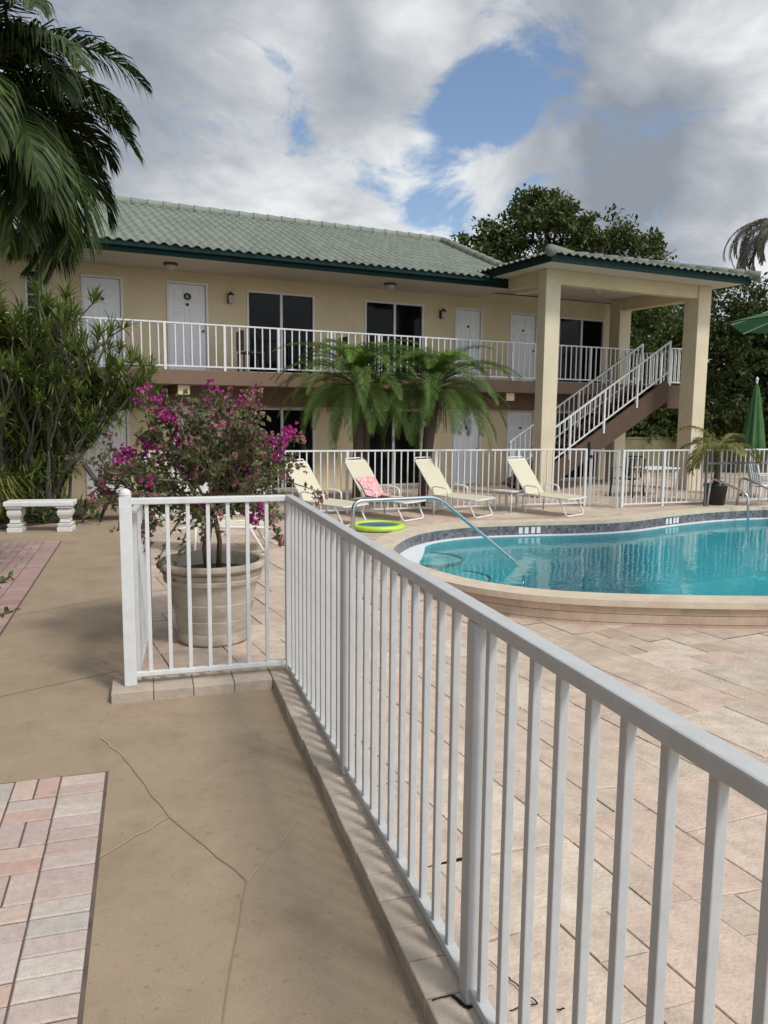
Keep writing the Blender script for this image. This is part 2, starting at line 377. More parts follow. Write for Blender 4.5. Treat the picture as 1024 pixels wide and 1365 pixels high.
def wob(pts, amp=.006, n=6, seed=1):
    r = random.Random(seed); out = []
    for a, b in zip(pts, pts[1:]):
        for i in range(n): t = i / n; out.append((a[0] + (b[0] - a[0]) * t + r.uniform(-amp, amp), a[1] + (b[1] - a[1]) * t + r.uniform(-amp, amp)))
    out.append(pts[-1]); return out
stroke(j1, wob([(-.17, 4.25), (.05, 3.53), (.336, 2.935), (.17, 2.22), (-.02, 1.4), (-.2, .2)]), .0055, .004)
struct('path_joint', j1, M['joint_dark'])
j2 = MB()
stroke(j2, wob([(.05, 3.53), (-.246, 3.266)], seed=3), .009, .0045); stroke(j2, wob([(.336, 2.935), (.62, 3.35)], seed=4), .006, .0045)
stroke(j2, wob([(-.17, 4.25), (-.30, 4.55)], seed=5), .008, .0045); stroke(j2, wob([(-.25, 5.75), (-1.3, 5.25)], seed=6), .009, .0045)
stroke(j2, wob([(-.26, 8.2), (-1.2, 7.6)], seed=7), .01, .0045)
struct('path_scoring', j2, M['joint_pale'])

def in_deck(x, y): return x > .98 or (y > 5.3 and x > -.16)
dk = MB(); cell = .16
vid = {}
def dv(i, k):
    if (i, k) not in vid:
        x = -.16 + i * cell; y = -4.96 + k * cell
        vid[(i, k)] = len(dk.v); dk.v.append((x, y, gz(x, y) - .006))
    return vid[(i, k)]
for i in range(int(23.5 / cell)):
    for k in range(int(30.5 / cell)):
        x = -.16 + i * cell; y = -4.96 + k * cell
        if not ((x > .85) or (y > 5.14 and x > -.17)): continue
        if any(inside(xx, yy, POOL_MID) for xx, yy in ((x, y), (x + cell, y), (x, y + cell), (x + cell, y + cell))) if 2.5 < x < 15.5 and 5 < y < 14 else False: continue
        dk.f.append((dv(i, k), dv(i + 1, k), dv(i + 1, k + 1), dv(i, k + 1))); dk.t.append(.5)
struct('patio_bed', dk, M['grout'])

# tiles of the patio: an ashlar pattern of mixed sizes turned with the building
def deck2(x, y): return x > .84 or (y > 5.15 and x > -.14)
tiles = MB(); mod = .24; used = set(); sizes = [(2, 3), (3, 2), (2, 2), (1, 2), (2, 1), (1, 1), (2, 3), (3, 2)]
NU, NV = 108, 128
def dist_ok(c): return True
for k in range(NV):
    for i in range(NU):
        if (i, k) in used: continue
        opts = sizes[:]; rng.shuffle(opts); opts.append((1, 1))
        for a, b in opts:
            if all((i + x, k + y) not in used for x in range(a) for y in range(b)):
                for x in range(a):
                    for y in range(b): used.add((i + x, k + y))
                break
        u0, v0 = i * mod - 1.2, k * mod - 25.6; gp = .0022 + (.0045 * rng.random() if rng.random() < .3 else .001)
        c4 = [(u0 + gp, v0 + gp), (u0 + a * mod - gp, v0 + gp), (u0 + a * mod - gp, v0 + b * mod - gp), (u0 + gp, v0 + b * mod - gp)]
        w4 = [wpt(u + rng.uniform(-.002, .002), v + rng.uniform(-.002, .002)) for u, v in c4]
        if not any(deck2(q.x, q.y) for q in w4): continue
        if not all(q.x < 22 and q.y < 23 and q.y > -3 for q in w4): continue
        # cut away what lies under the pool coping
        ins = [inside(q.x, q.y, POOL_CUT) for q in w4] + [inside(q.x, q.y, POOL_CUT) for q in [(w4[e] + w4[(e + 1) % 4]) / 2 for e in range(4)]]
        if all(ins): continue
        if any(ins) or not all(deck2(q.x, q.y) for q in w4):
            tn = rng.random(); nn_ = 8
            for e in range(nn_):
                for f in range(nn_):
                    def bl_(s, t): return w4[0].lerp(w4[1], s).lerp(w4[3].lerp(w4[2], s), t)
                    qs = [bl_(e / nn_, f / nn_), bl_((e + 1) / nn_, f / nn_), bl_((e + 1) / nn_, (f + 1) / nn_), bl_(e / nn_, (f + 1) / nn_)]; cc = sum(qs, Vector()) / 4
                    if deck2(cc.x, cc.y) and not inside(cc.x, cc.y, POOL_CUT): tiles.face([(q.x, q.y, gz(q.x, q.y) + .018) for q in qs], tn)
            continue
        zt = rng.uniform(-.0025, .0025); tn = rng.random(); h = .018
        top = [Vector((q.x, q.y, gz(q.x, q.y) + h + zt)) for q in w4]
        cen = sum(top, Vector()) / 4; ins_ = [q.lerp(cen, .012) - Vector((0, 0, 0)) for q in top]
        low = [q - Vector((0, 0, .004)) for q in top]; bot = [q - Vector((0, 0, .02)) for q in top]
        tiles.face(ins_, tn)
        for e in range(4):
            f = (e + 1) % 4
            tiles.face([low[e], low[f], ins_[f], ins_[e]], tn); tiles.face([bot[e], bot[f], low[f], low[e]], tn)
struct('patio', tiles, M['travertine'])

ck = MB()
for P_, w_ in (([(.93, 1.98), (1.0, 2.0), (1.13, 2.0), (1.10, 2.1), (1.08, 2.16)], .008), ([(1.02, 2.34), (1.05, 2.27), (1.08, 2.16)], .005), ([(1.17, 1.96), (1.20, 1.96)], .010), ([(.99, 1.90), (.985, 1.85)], .008)):
    stroke(ck, wob(P_, .004, 6, 9), w_ * .75, .0225)
stroke(ck, wob([(.86, 2.05), (.868, 2.02), (.885, 1.985), (.90, 1.99)], .003, 4, 4), .014, .0745)
stroke(ck, wob([(.79, 2.045), (.82, 2.05), (.86, 2.05)], .002, 4, 5), .006, .0742)
struct('patio_cracks', ck, M['caulk'])
# brick paving inset in the path
def bricks(name, x0, x1, y0, y1, z, material, border=.215, bw=.1075, seed=3, edges='rt'):
    r = random.Random(seed); mb = MB()
    bed = MB(); bed.box(x0 - .012, x1 + .012, y0, y1 + .012, -.05, .005)
    struct(name + '_bed', bed, M['joint_sand'])
    def br(a, b, c, d):
        if b - a < .02 or d - c < .02: return
        gp = .0035; zz = z + r.uniform(-.002, .002); t = r.random()
        a += gp + r.uniform(0, .001); b -= gp; c += gp + r.uniform(0, .001); d -= gp; e = .005
        B = [(a, c), (b, c), (b, d), (a, d)]; T = [(a + e, c + e), (b - e, c + e), (b - e, d - e), (a + e, d - e)]
        mb.face([(*q, zz) for q in T], t)
        for i in range(4):
            k = (i + 1) % 4
            mb.face([(*B[i], zz - e), (*B[k], zz - e), (*T[k], zz), (*T[i], zz)], t); mb.face([(*B[i], zz - .03), (*B[k], zz - .03), (*B[k], zz - e), (*B[i], zz - e)], t)
    y = y1
    while y - bw > y0: br(x1 - border, x1, y - bw, y); y -= bw
    xi = x1 - border; x = xi
    while x - bw > x0: br(x - bw, x, y1 - border * .98, y1); x -= bw
    yi = y1 - border
    # basket weave with runs, as laid
    nx = int((xi - x0) / border); ny = int((yi - y0) / border)
    for i in range(nx):
        for k in range(ny):
            a = xi - (i + 1) * border; c = yi - (k + 1) * border
            if (i + k) % 2 == 0: br(a, a + border, c, c + border / 2); br(a, a + border, c + border / 2, c + border)
            else: br(a, a + border / 2, c, c + border); br(a + border / 2, a + border, c, c + border)
    struct(name, mb, material)
bricks('brick_paving', -2.6, -.25, -1.5, 4.08, .012, M['brick'], seed=3)
bricks('brick_walk', -5.2, -1.22, 4.9, 11.87, .010, M['brick_far'], seed=8)

# kerb of stone blocks under the railing
kb = MB(); y = 5.08; r = random.Random(2)
kz = .07
while y > -2:
    L_ = .166 + r.uniform(-.006, .006)
    kb.box(.775 + r.uniform(-.003, .003), 1.005, y - L_ + .004, y, -.04, kz + r.uniform(-.002, .002), r.random()); y -= L_
x = -.265
while x < .77:
    L_ = .26 + r.uniform(-.01, .02); x2 = min(x + L_, .772)
    if x2 - x > .05: kb.box(x, x2 - .004, 5.085 + r.uniform(-.004, .004), 5.36, -.04, kz + r.uniform(-.002, .002), r.random())
    x += L_
kb.box(.775, 1.005, 5.085, 5.36, -.04, kz, .4)
kc = struct('kerb', kb, M['kerb'], bevel=.006)
gr = MB(); gr.box(.785, .995, -2, 5.35, -.03, kz - .006); gr.box(-.255, .785, 5.095, 5.35, -.03, kz - .006)
struct('kerb_bed', gr, M['joint_sand'])
# garden bed by the left end of the building
gb = MB()
gb.face([(-7, 13.35, .012), (-2.2, 13.3, .012), (-.95, 14.3, .012), (-1.35, 16.4, .012), (-7, 16.5, .012)])
struct('garden_bed', gb, M['soil'])

# ------------------------------------------------------------------ swimming pool
pool = empty('swimming_pool', (0, 0, 0), 0, 'kidney shaped swimming pool with teal water and pale stone coping', 'pool')
cp = MB(); ring(cp, POOL, .035, POOL_OUT, .035); ring(cp, POOL, -.03, POOL, .035); ring(cp, POOL_OUT, .035, POOL_OUT, -.03); ring(cp, POOL_OUT, -.03, POOL, -.03)
# round the coping nose a little by an extra bevelled lip
cpo = cp.build('coping', M['coping'], pool); add_bevel(cpo, .015)
wl = MB(); PW = offset(POOL, .285); nP = len(PW); r = random.Random(4)
for z0, z1 in ((-.30, -.205), (-.20, -.115), (-.11, -.025)):
    acc = 0; t = r.random()
    for i in range(nP):
        j = (i + 1) % nP; acc += (PW[j] - PW[i]).length
        if acc > r.uniform(.3, .6): acc = 0; t = r.random()
        a, b = PW[i], PW[j]; off = r.uniform(0, .004)
        wl.face([(a.x, a.y, z0), (b.x, b.y, z0), (b.x, b.y, z1), (a.x, a.y, z1)], t)
wl.build('outer_wall', M['poolwall'], pool)
wg = MB(); PG = offset(POOL, .28); ring(wg, PG, -.31, PG, -.02); wg.build('wall_mortar', M['joint_sand'], pool)
wz = -.20
tl = MB(); PT = offset(POOL, -.004)
def resample(P, step):
    n = len(P); out = []; acc = 0
    for i in range(n):
        a, b = P[i], P[(i + 1) % n]; L = (b - a).length; t = acc
        while t < L: out.append(a.lerp(b, t / L)); t += step
        acc = t - L
    return out
PR = resample(PT, .052); r = random.Random(9)
for z0, z1 in ((-.19, -.138), (-.138, -.086), (-.086, -.03)):
    for i in range(len(PR)):
        a, b = PR[i], PR[(i + 1) % len(PR)]
        tl.face([(a.x, a.y, z0), (b.x, b.y, z0), (b.x, b.y, z1), (a.x, a.y, z1)], r.random())
tl.build('waterline_tile', M['pool_tile'], pool)
lipw = lambda q: -(.07 + .30 * sstep((4.5 - q.x) / 1.2) * sstep((11.9 - q.y) / .8) * sstep((q.y - 8.6) / 1.2))
LIP = offset(POOL, lipw)
lp = MB(); ring(lp, LIP, wz + .012, POOL, wz + .016); ring(lp, LIP, wz - .06, LIP, wz + .012); lp.build('ledge', M['lip'], pool)
bs = MB(); FL = offset(POOL, lambda q: lipw(q) - .12); ring(bs, FL, -1.35, LIP, wz - .06)
bs.face([(q.x, q.y, -1.35) for q in FL]); bs.build('basin', M['plaster'], pool)
# entry steps: three scalloped treads at the left end
for cx1, cy1, rad, z in ((4.02, 11.0, .55, -.34), (4.22, 10.42, .55, -.52), (4.42, 9.9, .57, -.72)):
    pol = [(cx1 + rad * math.cos(2 * math.pi * q / 40), cy1 + rad * math.sin(2 * math.pi * q / 40)) for q in range(40)]
    st = MB(); st.prism(pol, -1.34, z); so = st.build('step', M['step_plaster'], pool)
    ed = MB(); ed.tube([(q[0], q[1], z + .004) for q in pol + pol[:1]], .02, 6); ed.build('step_edge', M['step_edge'], so)
wt = MB(); wt.face([(q.x, q.y, wz) for q in reversed(offset(POOL, lambda q: lipw(q) - .002))])
tag(wt.build('pool_water', M['water']), kind='structure')
# depth markers set in the waterline tile
for lab, (cx_, cy_) in (('white depth marker tiles on the far pool edge below the right hand lounger', (6.25, 11.985)), ('white depth marker tiles on the far pool edge left of the potted palm', (9.45, 12.42))):
    i = min(range(len(POOL)), key=lambda k: (POOL[k] - Vector((cx_, cy_))).length)
    a = POOL[i]; tdir = (POOL[i + 1] - POOL[i - 1]).normalized(); nin = Vector((tdir.y, -tdir.x))
    e = empty('depth_marker', (a.x + nin.x * .012, a.y + nin.y * .012, -.11), math.atan2(tdir.y, tdir.x), lab, 'depth marker', 'depth markers on the pool tile')
    for q in (-.17, -.06, .06, .16):
        mk = MB(); mk.box(q - .034, q + .034, -.006, .004, -.05, .055); to = mk.build('marker_tile', M['white_flat'], e)

# ------------------------------------------------------------------ railings
def railing(name, p0, p1, h, label, cat, posts, group=None, spacing=.13, z=0, bar=.026, post=.055, base_gap=.05, bot=True, rail=(.05, .034), cap=None, skip=(), thick_cap=False, bevel=.003, mat_='white_rail', parent=None, over=(0, 0)):
    p0 = Vector((*p0, z)); p1 = Vector((*p1, z)); d = p1 - p0; L = d.length; rz = math.atan2(d.y, d.x)
    if parent: root = bpy.data.objects.new(name, None); COL.objects.link(root); root.parent = parent; root.location = p0; root.rotation_euler = (0, 0, rz)
    else: root = empty(name, p0, rz, label, cat, group)
    m = M[mat_]
    MB().box(-over[0], L + over[1], -rail[0] / 2, rail[0] / 2, h - rail[1], h).build('top_rail', m, root, bevel=bevel * 1.6)
    if bot: MB().box(0, L, -.02, .02, base_gap, base_gap + .03).build('bottom_rail', m, root, bevel=bevel)
    pm = None
    for u in posts:
        if pm is None: pm = MB().box(-post / 2, post / 2, -post / 2, post / 2, 0, h - rail[1]).build('post', m, root, bevel=bevel); pm.location = (u, 0, 0); o = pm
        else: o = link_copy(pm, root, (u, 0, 0))
    bm = None; k = spacing / 2
    n = int(L / spacing); s = L / n
    for i in range(1, n):
        u = i * s
        if any(abs(u - q) < spacing * .45 for q in posts): continue
        if any(a < u < b for a, b in skip): continue
        if bm is None: bm = MB().box(-bar / 2, bar / 2, -bar / 2, bar / 2, base_gap + .028, h - rail[1] + .001).build('baluster', m, root, bevel=bevel * .8 if bevel else 0); bm.location = (u, 0, 0)
        else: link_copy(bm, root, (u, 0, 0))
    return root
near = railing('pool_railing', (.915, 5.235), (.915, .25), 1.235, 'long white metal railing in the foreground running on the stone kerb', 'railing', (0, 1.62, 3.20, 4.78), z=kz, spacing=.1285, base_gap=.02, mat_='shaded_rail', post=.060, bar=.0255, rail=(.056, .042), bevel=.004, over=(.028, 0))
short = railing('pool_railing', (-.145, 5.235), (.887, 5.235), 1.235, 'short white railing section in front of the bougainvillea pot', 'railing', (0,), z=kz, spacing=.1285, base_gap=.05, post=.078, bar=.0255, rail=(.056, .042), bevel=.004)
endp = MB(); endp.box(-.038, .038, -.038, .038, 1.19, 1.245); endp.lathe([(.036, 1.245), (.04, 1.26), (.036, 1.278), (.022, 1.292), (.006, 1.298)], n=16)
endp.build('post_cap', M['white_rail'], short)
gate = railing('pool_gate', (-.10, 5.33), (-.02, 6.55), 1.19, 'white metal gate leaf standing open edge on behind the end post', 'gate', (0, 1.22), z=.03, spacing=.13, base_gap=.08, post=.045, rail=(.04, .035))
farA = railing('pool_fence', (-.1, 13.78), (8.55, 14.0), 1.17, 'long white picket fence behind the row of sun loungers', 'fence', (.05, 1.9, 3.6, 5.35, 7.1, 8.63), spacing=.128, z=.02, bar=.022, post=.05, rail=(.042, .032), bevel=.002)
farG = railing('pool_gate', (8.62, 13.98), (9.02, 13.56), 1.15, 'narrow white picket gate with black latch standing ajar in the far fence', 'gate', (.02, .56), spacing=.088, z=.02, bar=.022, post=.05, rail=(.042, .032), bevel=.002)
lt = MB(); lt.box(-.06, .0, -.05, -.02, .98, 1.30); lt.box(-.02, .05, -.05, -.02, .98, 1.04); lt.build('latch', M['black_plastic'], farG)
farB = railing('pool_fence', (9.10, 13.58), (13.9, 13.86), 1.16, 'white picket fence right of the gate behind the potted palm', 'fence', (.03, 1.03, 2.5, 3.9), spacing=.124, z=.02, bar=.022, post=.055, rail=(.042, .032), bevel=.002)
# dark grey handrail in front of the right hand fence
gh = empty('grey_handrail', (11.0, 13.42, .02), R(4), 'thin dark grey metal handrail in front of the fence by the potted palm', 'handrail')
MB().box(-.02, .02, -.02, .02, 0, 1.14).build('post', M['grey_metal'], gh, bevel=.003)
MB().box(0, 1.9, -.02, .02, .86, .90).build('rail', M['grey_metal'], gh, bevel=.003); MB().box(1.88, 1.92, -.02, .02, 0, .90).build('post', M['grey_metal'], gh)

# ------------------------------------------------------------------ the building (local axes: x along the front, y to the back)
B = empty('motel_building', OB, TH, 'two storey cream motel with green tiled roof, white doors and a long balcony', 'building')
FZ = 2.70
wall = MB()
# front wall with openings: list of (u0,u1,z0,z1)
UP = [(.42, 1.24, FZ, 4.62), (2.13, 3.02, FZ, 4.63), (3.89, 5.51, FZ + .03, 4.56), (6.80, 8.42, FZ + .03, 4.55), (9.33, 10.16, FZ, 4.55), (11.02, 11.93, FZ, 4.54), (12.64, 14.26, FZ + .03, 4.52), (-.62, -.27, 3.65, 4.63)]
LO = [(.38, 1.28, .03, 1.98), (2.13, 3.02, .03, 1.98), (3.89, 5.51, .06, 1.96), (6.80, 8.42, .06, 1.96), (9.33, 10.20, .03, 1.98), (11.02, 11.93, .03, 1.98), (12.64, 14.26, .06, 1.96)]
def wall_with_openings(mb, u0, u1, z0, z1, ops, th=.2):
    ops = sorted(ops); u = u0
    for a, b, c, d in ops:
        mb.box(u, a, 0, th, z0, z1)
        if c > z0 + .001: mb.box(a, b, 0, th, z0, c)
        if d < z1 - .001: mb.box(a, b, 0, th, d, z1)
        u = b
    mb.box(u, u1, 0, th, z0, z1)
wall_with_openings(wall, -5.0, 14.45, FZ - .3, 4.98, UP)
wall_with_openings(wall, -5.0, 14.45, -.03, FZ - .305, LO)
wall.box(-5.0, -4.8, .2, 6.2, -.03, 4.98); wall.box(14.25, 14.45, .2, 6.2, -.03, 4.98); wall.box(-4.8, 14.25, 6.0, 6.2, -.03, 4.98)
wall.build('wall', M['stucco'], B)
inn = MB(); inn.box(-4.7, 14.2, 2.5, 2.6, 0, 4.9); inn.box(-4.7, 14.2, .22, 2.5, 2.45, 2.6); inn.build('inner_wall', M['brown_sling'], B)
def door(u0, u1, z0, z1, ornament=False):
    w = u1 - u0; h = z1 - z0
    fr = MB(); fr.box(u0, u0 + .05, -.025, .1, z0, z1); fr.box(u1 - .05, u1, -.025, .1, z0, z1); fr.box(u0 + .05, u1 - .05, -.025, .1, z1 - .05, z1)
    d = MB(); a, b, c, e = u0 + .055, u1 - .055, z0 + .01, z1 - .055
    d.box(a, b, .03, .075, c, e)
    W_ = b - a; H_ = e - c; st = .10 * W_ / .8
    px = [(a + st, a + W_ / 2 - st / 2), (a + W_ / 2 + st / 2, b - st)]
    pz = [(.07, .33), (.40, .74), (.80, .95)] if h > 1 else []
    for x0, x1 in px:
        for q0, q1 in pz:
            z2, z3 = c + q0 * H_, c + q1 * H_
            for m_, (aa, bb, cc, dd) in enumerate(((x0, x1, z2, z2 + .018), (x0, x1, z3 - .018, z3), (x0, x0 + .018, z2 + .018, z3 - .018), (x1 - .018, x1, z2 + .018, z3 - .018))): d.box(aa, bb, .018, .031, cc, dd)
            d.box(x0 + .045, x1 - .045, .022, .031, z2 + .045, z3 - .045)
    o = d.build('door', M['white_door'], B, bevel=.004)
    fr.build('door_frame', M['white_trim'], o, bevel=.004)
    k = MB(); k.lathe([(.0, 0), (.022, .004), (.026, .02), (.018, .035), (.008, .04), (.008, .07)], n=12)
    ko = k.build('knob', M['dark_metal'], o, smooth=True); ko.location = (b - .06, -.04, c + .48 * H_); ko.rotation_euler = (R(-90), 0, 0)
    pl = MB(); pl.box(a + W_ / 2 - .03, a + W_ / 2 + .03, .006, .02, c + .76 * H_, c + .79 * H_); pl.build('number_plate', M['dark_metal'], o)
    if ornament:
        w_ = MB()
        for i in range(12):
            t0 = 2 * math.pi * i / 12
            w_.lathe([(.0, -.02), (.025, -.008), (.025, .012), (0, .022)], (a + W_ / 2 + .055 * math.cos(t0), .0, c + .865 * H_ + .055 * math.sin(t0)), 6, cap=False)
        w_.build('wreath', M['dark_metal'], o)
    return o
def slider(u0, u1, z0, z1, lite=.5):
    fr = MB(); t = .045; mid = (u0 + u1) / 2
    fr.box(u0, u0 + t, -.02, .1, z0, z1); fr.box(u1 - t, u1, -.02, .1, z0, z1); fr.box(u0 + t, u1 - t, -.02, .1, z1 - t, z1); fr.box(u0 + t, u1 - t, -.02, .1, z0, z0 + t)
    fr.box(mid - .03, mid + .03, -.012, .09, z0 + t, z1 - t)
    o = fr.build('sliding_door', M['white_trim'], B, bevel=.003)
    for a, b, yy in ((u0 + t, mid - .03, .03), (mid + .03, u1 - t, .05)):
        MB().box(a, b, yy, yy + .012, z0 + t, z1 - t).build('pane', M['dark_glass'], o)
for q in ((.42, 1.24, FZ, 4.62, False), (2.13, 3.02, FZ, 4.63, True), (9.33, 10.16, FZ, 4.55, False), (11.02, 11.93, FZ, 4.54, False)): door(*q)
for q in LO:
    if q[1] - q[0] < 1.2: door(*q)
    else: slider(*q)
for q in UP:
    if q[1] - q[0] > 1.2: slider(*q)
wf = MB(); a, b, c, d = UP[-1]
wf.box(a, a + .04, -.02, .1, c, d); wf.box(b - .04, b, -.02, .1, c, d); wf.box(a + .04, b - .04, -.02, .1, d - .04, d); wf.box(a + .04, b - .04, -.02, .1, c, c + .04)
for q in range(1, 4): wf.box(a + .04, b - .04, .01, .03, c + (d - c) * q / 4 - .01, c + (d - c) * q / 4 + .01)
wo = wf.build('window', M['white_trim'], B); MB().box(a + .04, b - .04, .04, .05, c + .04, d - .04).build('pane', M['dark_glass'], wo)
# balcony slab with brown edge, supporting beam and bracket ends
sl = MB(); sl.box(-5.0, 14.4, -1.42, -.002, 2.40, FZ - .012); sl.build('balcony_slab', M['brown_paint'], B, bevel=.008)
bw_ = MB(); bw_.box(-5.0, 14.4, -.30, -.004, 1.99, 2.397); bw_.build('balcony_beam', M['brown_paint'], B, bevel=.005)
for u in (2.05, 10.05):
    bk = MB(); bk.prism([(0, 0), (1, 0)][:0] or [(u, -1.30), (u + .24, -1.30), (u + .24, -.31), (u, -.31)], 2.2, 2.396); bo = bk.build('bracket', M['brown_paint'], B, bevel=.005)
    MB().box(u + .002, u + .238, -1.325, -1.302, 2.20, 2.394).build('bracket_end', M['stucco'], bo)
# balcony railing
def building_rail(u0, u1, v, posts, skip=(), spacing=.155, rot=None, name='balcony_railing'):
    return railing(name, (u0, v), (u1, v) if rot is None else rot, .94, None, None, posts, z=FZ - .02, spacing=spacing, bar=.024, post=.05, base_gap=.07, rail=(.045, .03), bevel=0, parent=B)
building_rail(-2.4, 14.25, -1.39, [x + 2.4 for x in (-1.8, -.6, .6, 1.8, 3.0, 4.15, 5.35, 6.5, 7.7, 8.9, 10.15, 11.4, 12.6, 13.8)], spacing=.162)
# eaves, soffit
so = MB(); so.box(-5.5, 9.95, -1.74, -.003, 4.84, 4.87); so.build('soffit', M['soffit'], B)
fa = MB(); fa.box(-5.5, 9.97, -1.80, -1.745, 4.80, 5.0); fa.box(-5.5, 9.97, -1.90, -1.802, 4.89, 4.985); fa.build('fascia', M['green_fascia'], B, bevel=.01)
# clay tile roofs
def tiles_mesh(mb, o, du, dup, ulen, slen, lo=None, hi=None, per=.205, row=.42, seed=1, amp=.032):
    """barrel tiles: o eave start, du along the eave, dup up the slope; lo(t)/hi(t) trim the run at slope distance t"""
    r = random.Random(seed); nr = du.cross(dup).normalized(); ncol = int(ulen / per); nrow = int(slen / row); sub = 8
    for c in range(ncol):
        for k in range(nrow):
            s0, s1 = k * row, (k + 1) * row + .03
            um = (c + .5) * per; sm = (k + .5) * row
            if lo and um < lo(sm): continue
            if hi and um > hi(sm): continue
            t = r.random() * .7 + .15; b = len(mb.v); js = r.uniform(-.004, .004); ju = r.uniform(-.003, .003)
            for s, lift in ((s0, .010), (s1, .0)):
                for q in range(sub + 1):
                    x = q / sub; h = amp * (math.sin(math.pi * min(1, x / .62)) ** .8 if x < .62 else -.45 * math.sin(math.pi * (x - .62) / .38))
                    mb.v.append(tuple(o + du * (c * per + x * per + ju) + dup * (s + js) + nr * (h + lift)))
            for q in range(sub): mb.f.append((b + q, b + q + 1, b + sub + 2 + q, b + sub + 1 + q)); mb.t.append(t)
            # butt end thickness
            b2 = len(mb.v)
            for q in range(sub + 1):
                p_ = Vector(mb.v[b + q]); mb.v.append(tuple(p_ - nr * .016))
            for q in range(sub): mb.f.append((b2 + q, b2 + q + 1, b + q + 1, b + q)); mb.t.append(t)
SL = math.atan(.4)
rf = MB(); e0 = Vector((-5.5, -1.93, 4.985)); dup = Vector((0, math.cos(SL), math.sin(SL))); srun = (2.3 + 1.93) / math.cos(SL)
tiles_mesh(rf, e0, Vector((1, 0, 0)), dup, 15.75, srun + .1)
ridge = Vector((0, 2.3, 4.985 + .4 * 4.23))
e1 = Vector((10.25, 2.3 + 4.3, 4.985 + .4 * 4.23 - .4 * 4.3)); tiles_mesh(rf, e1, Vector((-1, 0, 0)), Vector((0, -math.cos(SL), math.sin(SL))), 15.75, 4.3 / math.cos(SL) + .1, seed=3)
ro = rf.build('roof', M['roof_tile'], B)
dkx = MB(); dkx.prism([(0, 0)] * 0 or [(-5.5, 0)] * 0 or [(-5.45, -1.88), (10.2, -1.88), (10.2, 2.3), (-5.45, 2.3)], 0, .001)
dkx.v = [(-5.45, -1.88, 4.98), (10.2, -1.88, 4.98), (10.2, 2.3, ridge.z - .02), (-5.45, 2.3, ridge.z - .02), (10.2, 6.55, 4.98), (-5.45, 6.55, 4.98)]
dkx.f = [(0, 1, 2, 3), (3, 2, 4, 5), (1, 4, 2), (0, 3, 5), (0, 5, 4, 1)]; dkx.t = [.5] * 5
dkx.build('roof_deck', M['stucco'], B)
def caps(mb, a, b, r_=.11, step=.36):
    a = Vector(a); b = Vector(b); d = (b - a).normalized(); n = max(1, int((b - a).length / step))
    for i in range(n):
        p0 = a + (b - a) * (i / n) - d * .03; p1 = a + (b - a) * ((i + 1) / n)
        mb.tube([p0, p0 + d * .01, p1], [r_ * 1.12, r_ * 1.12, r_ * .92], 12, .3 + .6 * ((i * 37) % 10) / 10)
rc = MB(); caps(rc, (-5.5, 2.3, ridge.z + .02), (10.3, 2.3, ridge.z + .02)); caps(rc, (10.25, -1.9, 5.02), (10.25, 2.3, ridge.z + .03)); rc.build('ridge_cap', M['roof_tile'], ro, smooth=True)
# porch over the stair
PZ = 5.0; pu0, pu1, pv0, pv1 = 9.05, 15.0, -4.17, 3.2
ps = MB(); ps.box(pu0 + .06, pu1 - .06, pv0 + .06, -.003, PZ, PZ + .03); ps.build('porch_soffit', M['soffit'], B)
pf = MB(); pf.box(pu0, pu1, pv0, pv0 + .055, PZ - .02, PZ + .13); pf.box(pu0, pu0 + .055, pv0 + .057, -1.95, PZ - .02, PZ + .13); pf.box(pu1 - .055, pu1, pv0 + .057, pv1, PZ - .02, PZ + .13)
pf.build('porch_fascia', M['green_fascia'], B, bevel=.008)
hp = .235; half = (pu1 - pu0) / 2; A_ = math.atan(hp); zz = PZ + .135
pr = MB(); sl_len = (half + .08) / math.cos(A_); cA, sA = math.cos(A_), math.sin(A_)
tiles_mesh(pr, Vector((pu0 - .08, pv0 - .08, zz)), Vector((1, 0, 0)), Vector((0, cA, sA)), pu1 - pu0 + .16, sl_len, lo=lambda t: t * cA, hi=lambda t: pu1 - pu0 + .16 - t * cA, seed=5)
tiles_mesh(pr, Vector((pu0 - .08, pv1, zz)), Vector((0, -1, 0)), Vector((cA, 0, sA)), pv1 - pv0 + .08, sl_len, hi=lambda t: pv1 - pv0 + .08 - t * cA, seed=6)
tiles_mesh(pr, Vector((pu1 + .08, pv0 - .08, zz)), Vector((0, 1, 0)), Vector((-cA, 0, sA)), pv1 - pv0 + .08, sl_len, lo=lambda t: t * cA, seed=7)
po = pr.build('porch_roof', M['roof_tile'], B)
pk = (pu0 + half, pv0 + half, zz + hp * (half + .08) + .02)
pc = MB(); caps(pc, (pu0 - .1, pv0 - .1, zz + .03), pk); caps(pc, (pu1 + .1, pv0 - .1, zz + .03), pk); caps(pc, pk, (pk[0], pv1, pk[2])); pc.build('ridge_cap', M['roof_tile'], po, smooth=True)
pd = MB(); m0 = PZ + .12; px_ = pk[2] - .06
pd.v = [(pu0, pv0, m0), (pu1, pv0, m0), (pu1, pv1, m0), (pu0, pv1, m0), (pk[0], pk[1], px_), (pk[0], pv1, px_)]; pd.f = [(0, 1, 4), (1, 2, 5, 4), (3, 0, 4, 5), (2, 3, 5), (3, 2, 1, 0)]; pd.t = [.5] * 5
pd.build('roof_deck', M['brown_paint'], po)
bm_ = MB(); bm_.box(9.93, 14.13, -3.38, -3.16, 4.70, PZ - .001); bm_.box(9.57, 9.89, -3.12, -1.95, 4.72, PZ - .001); bm_.box(14.18, 14.5, -2.95, -.75, 4.70, PZ - .001); bm_.build('porch_beam', M['stucco'], B, bevel=.006)
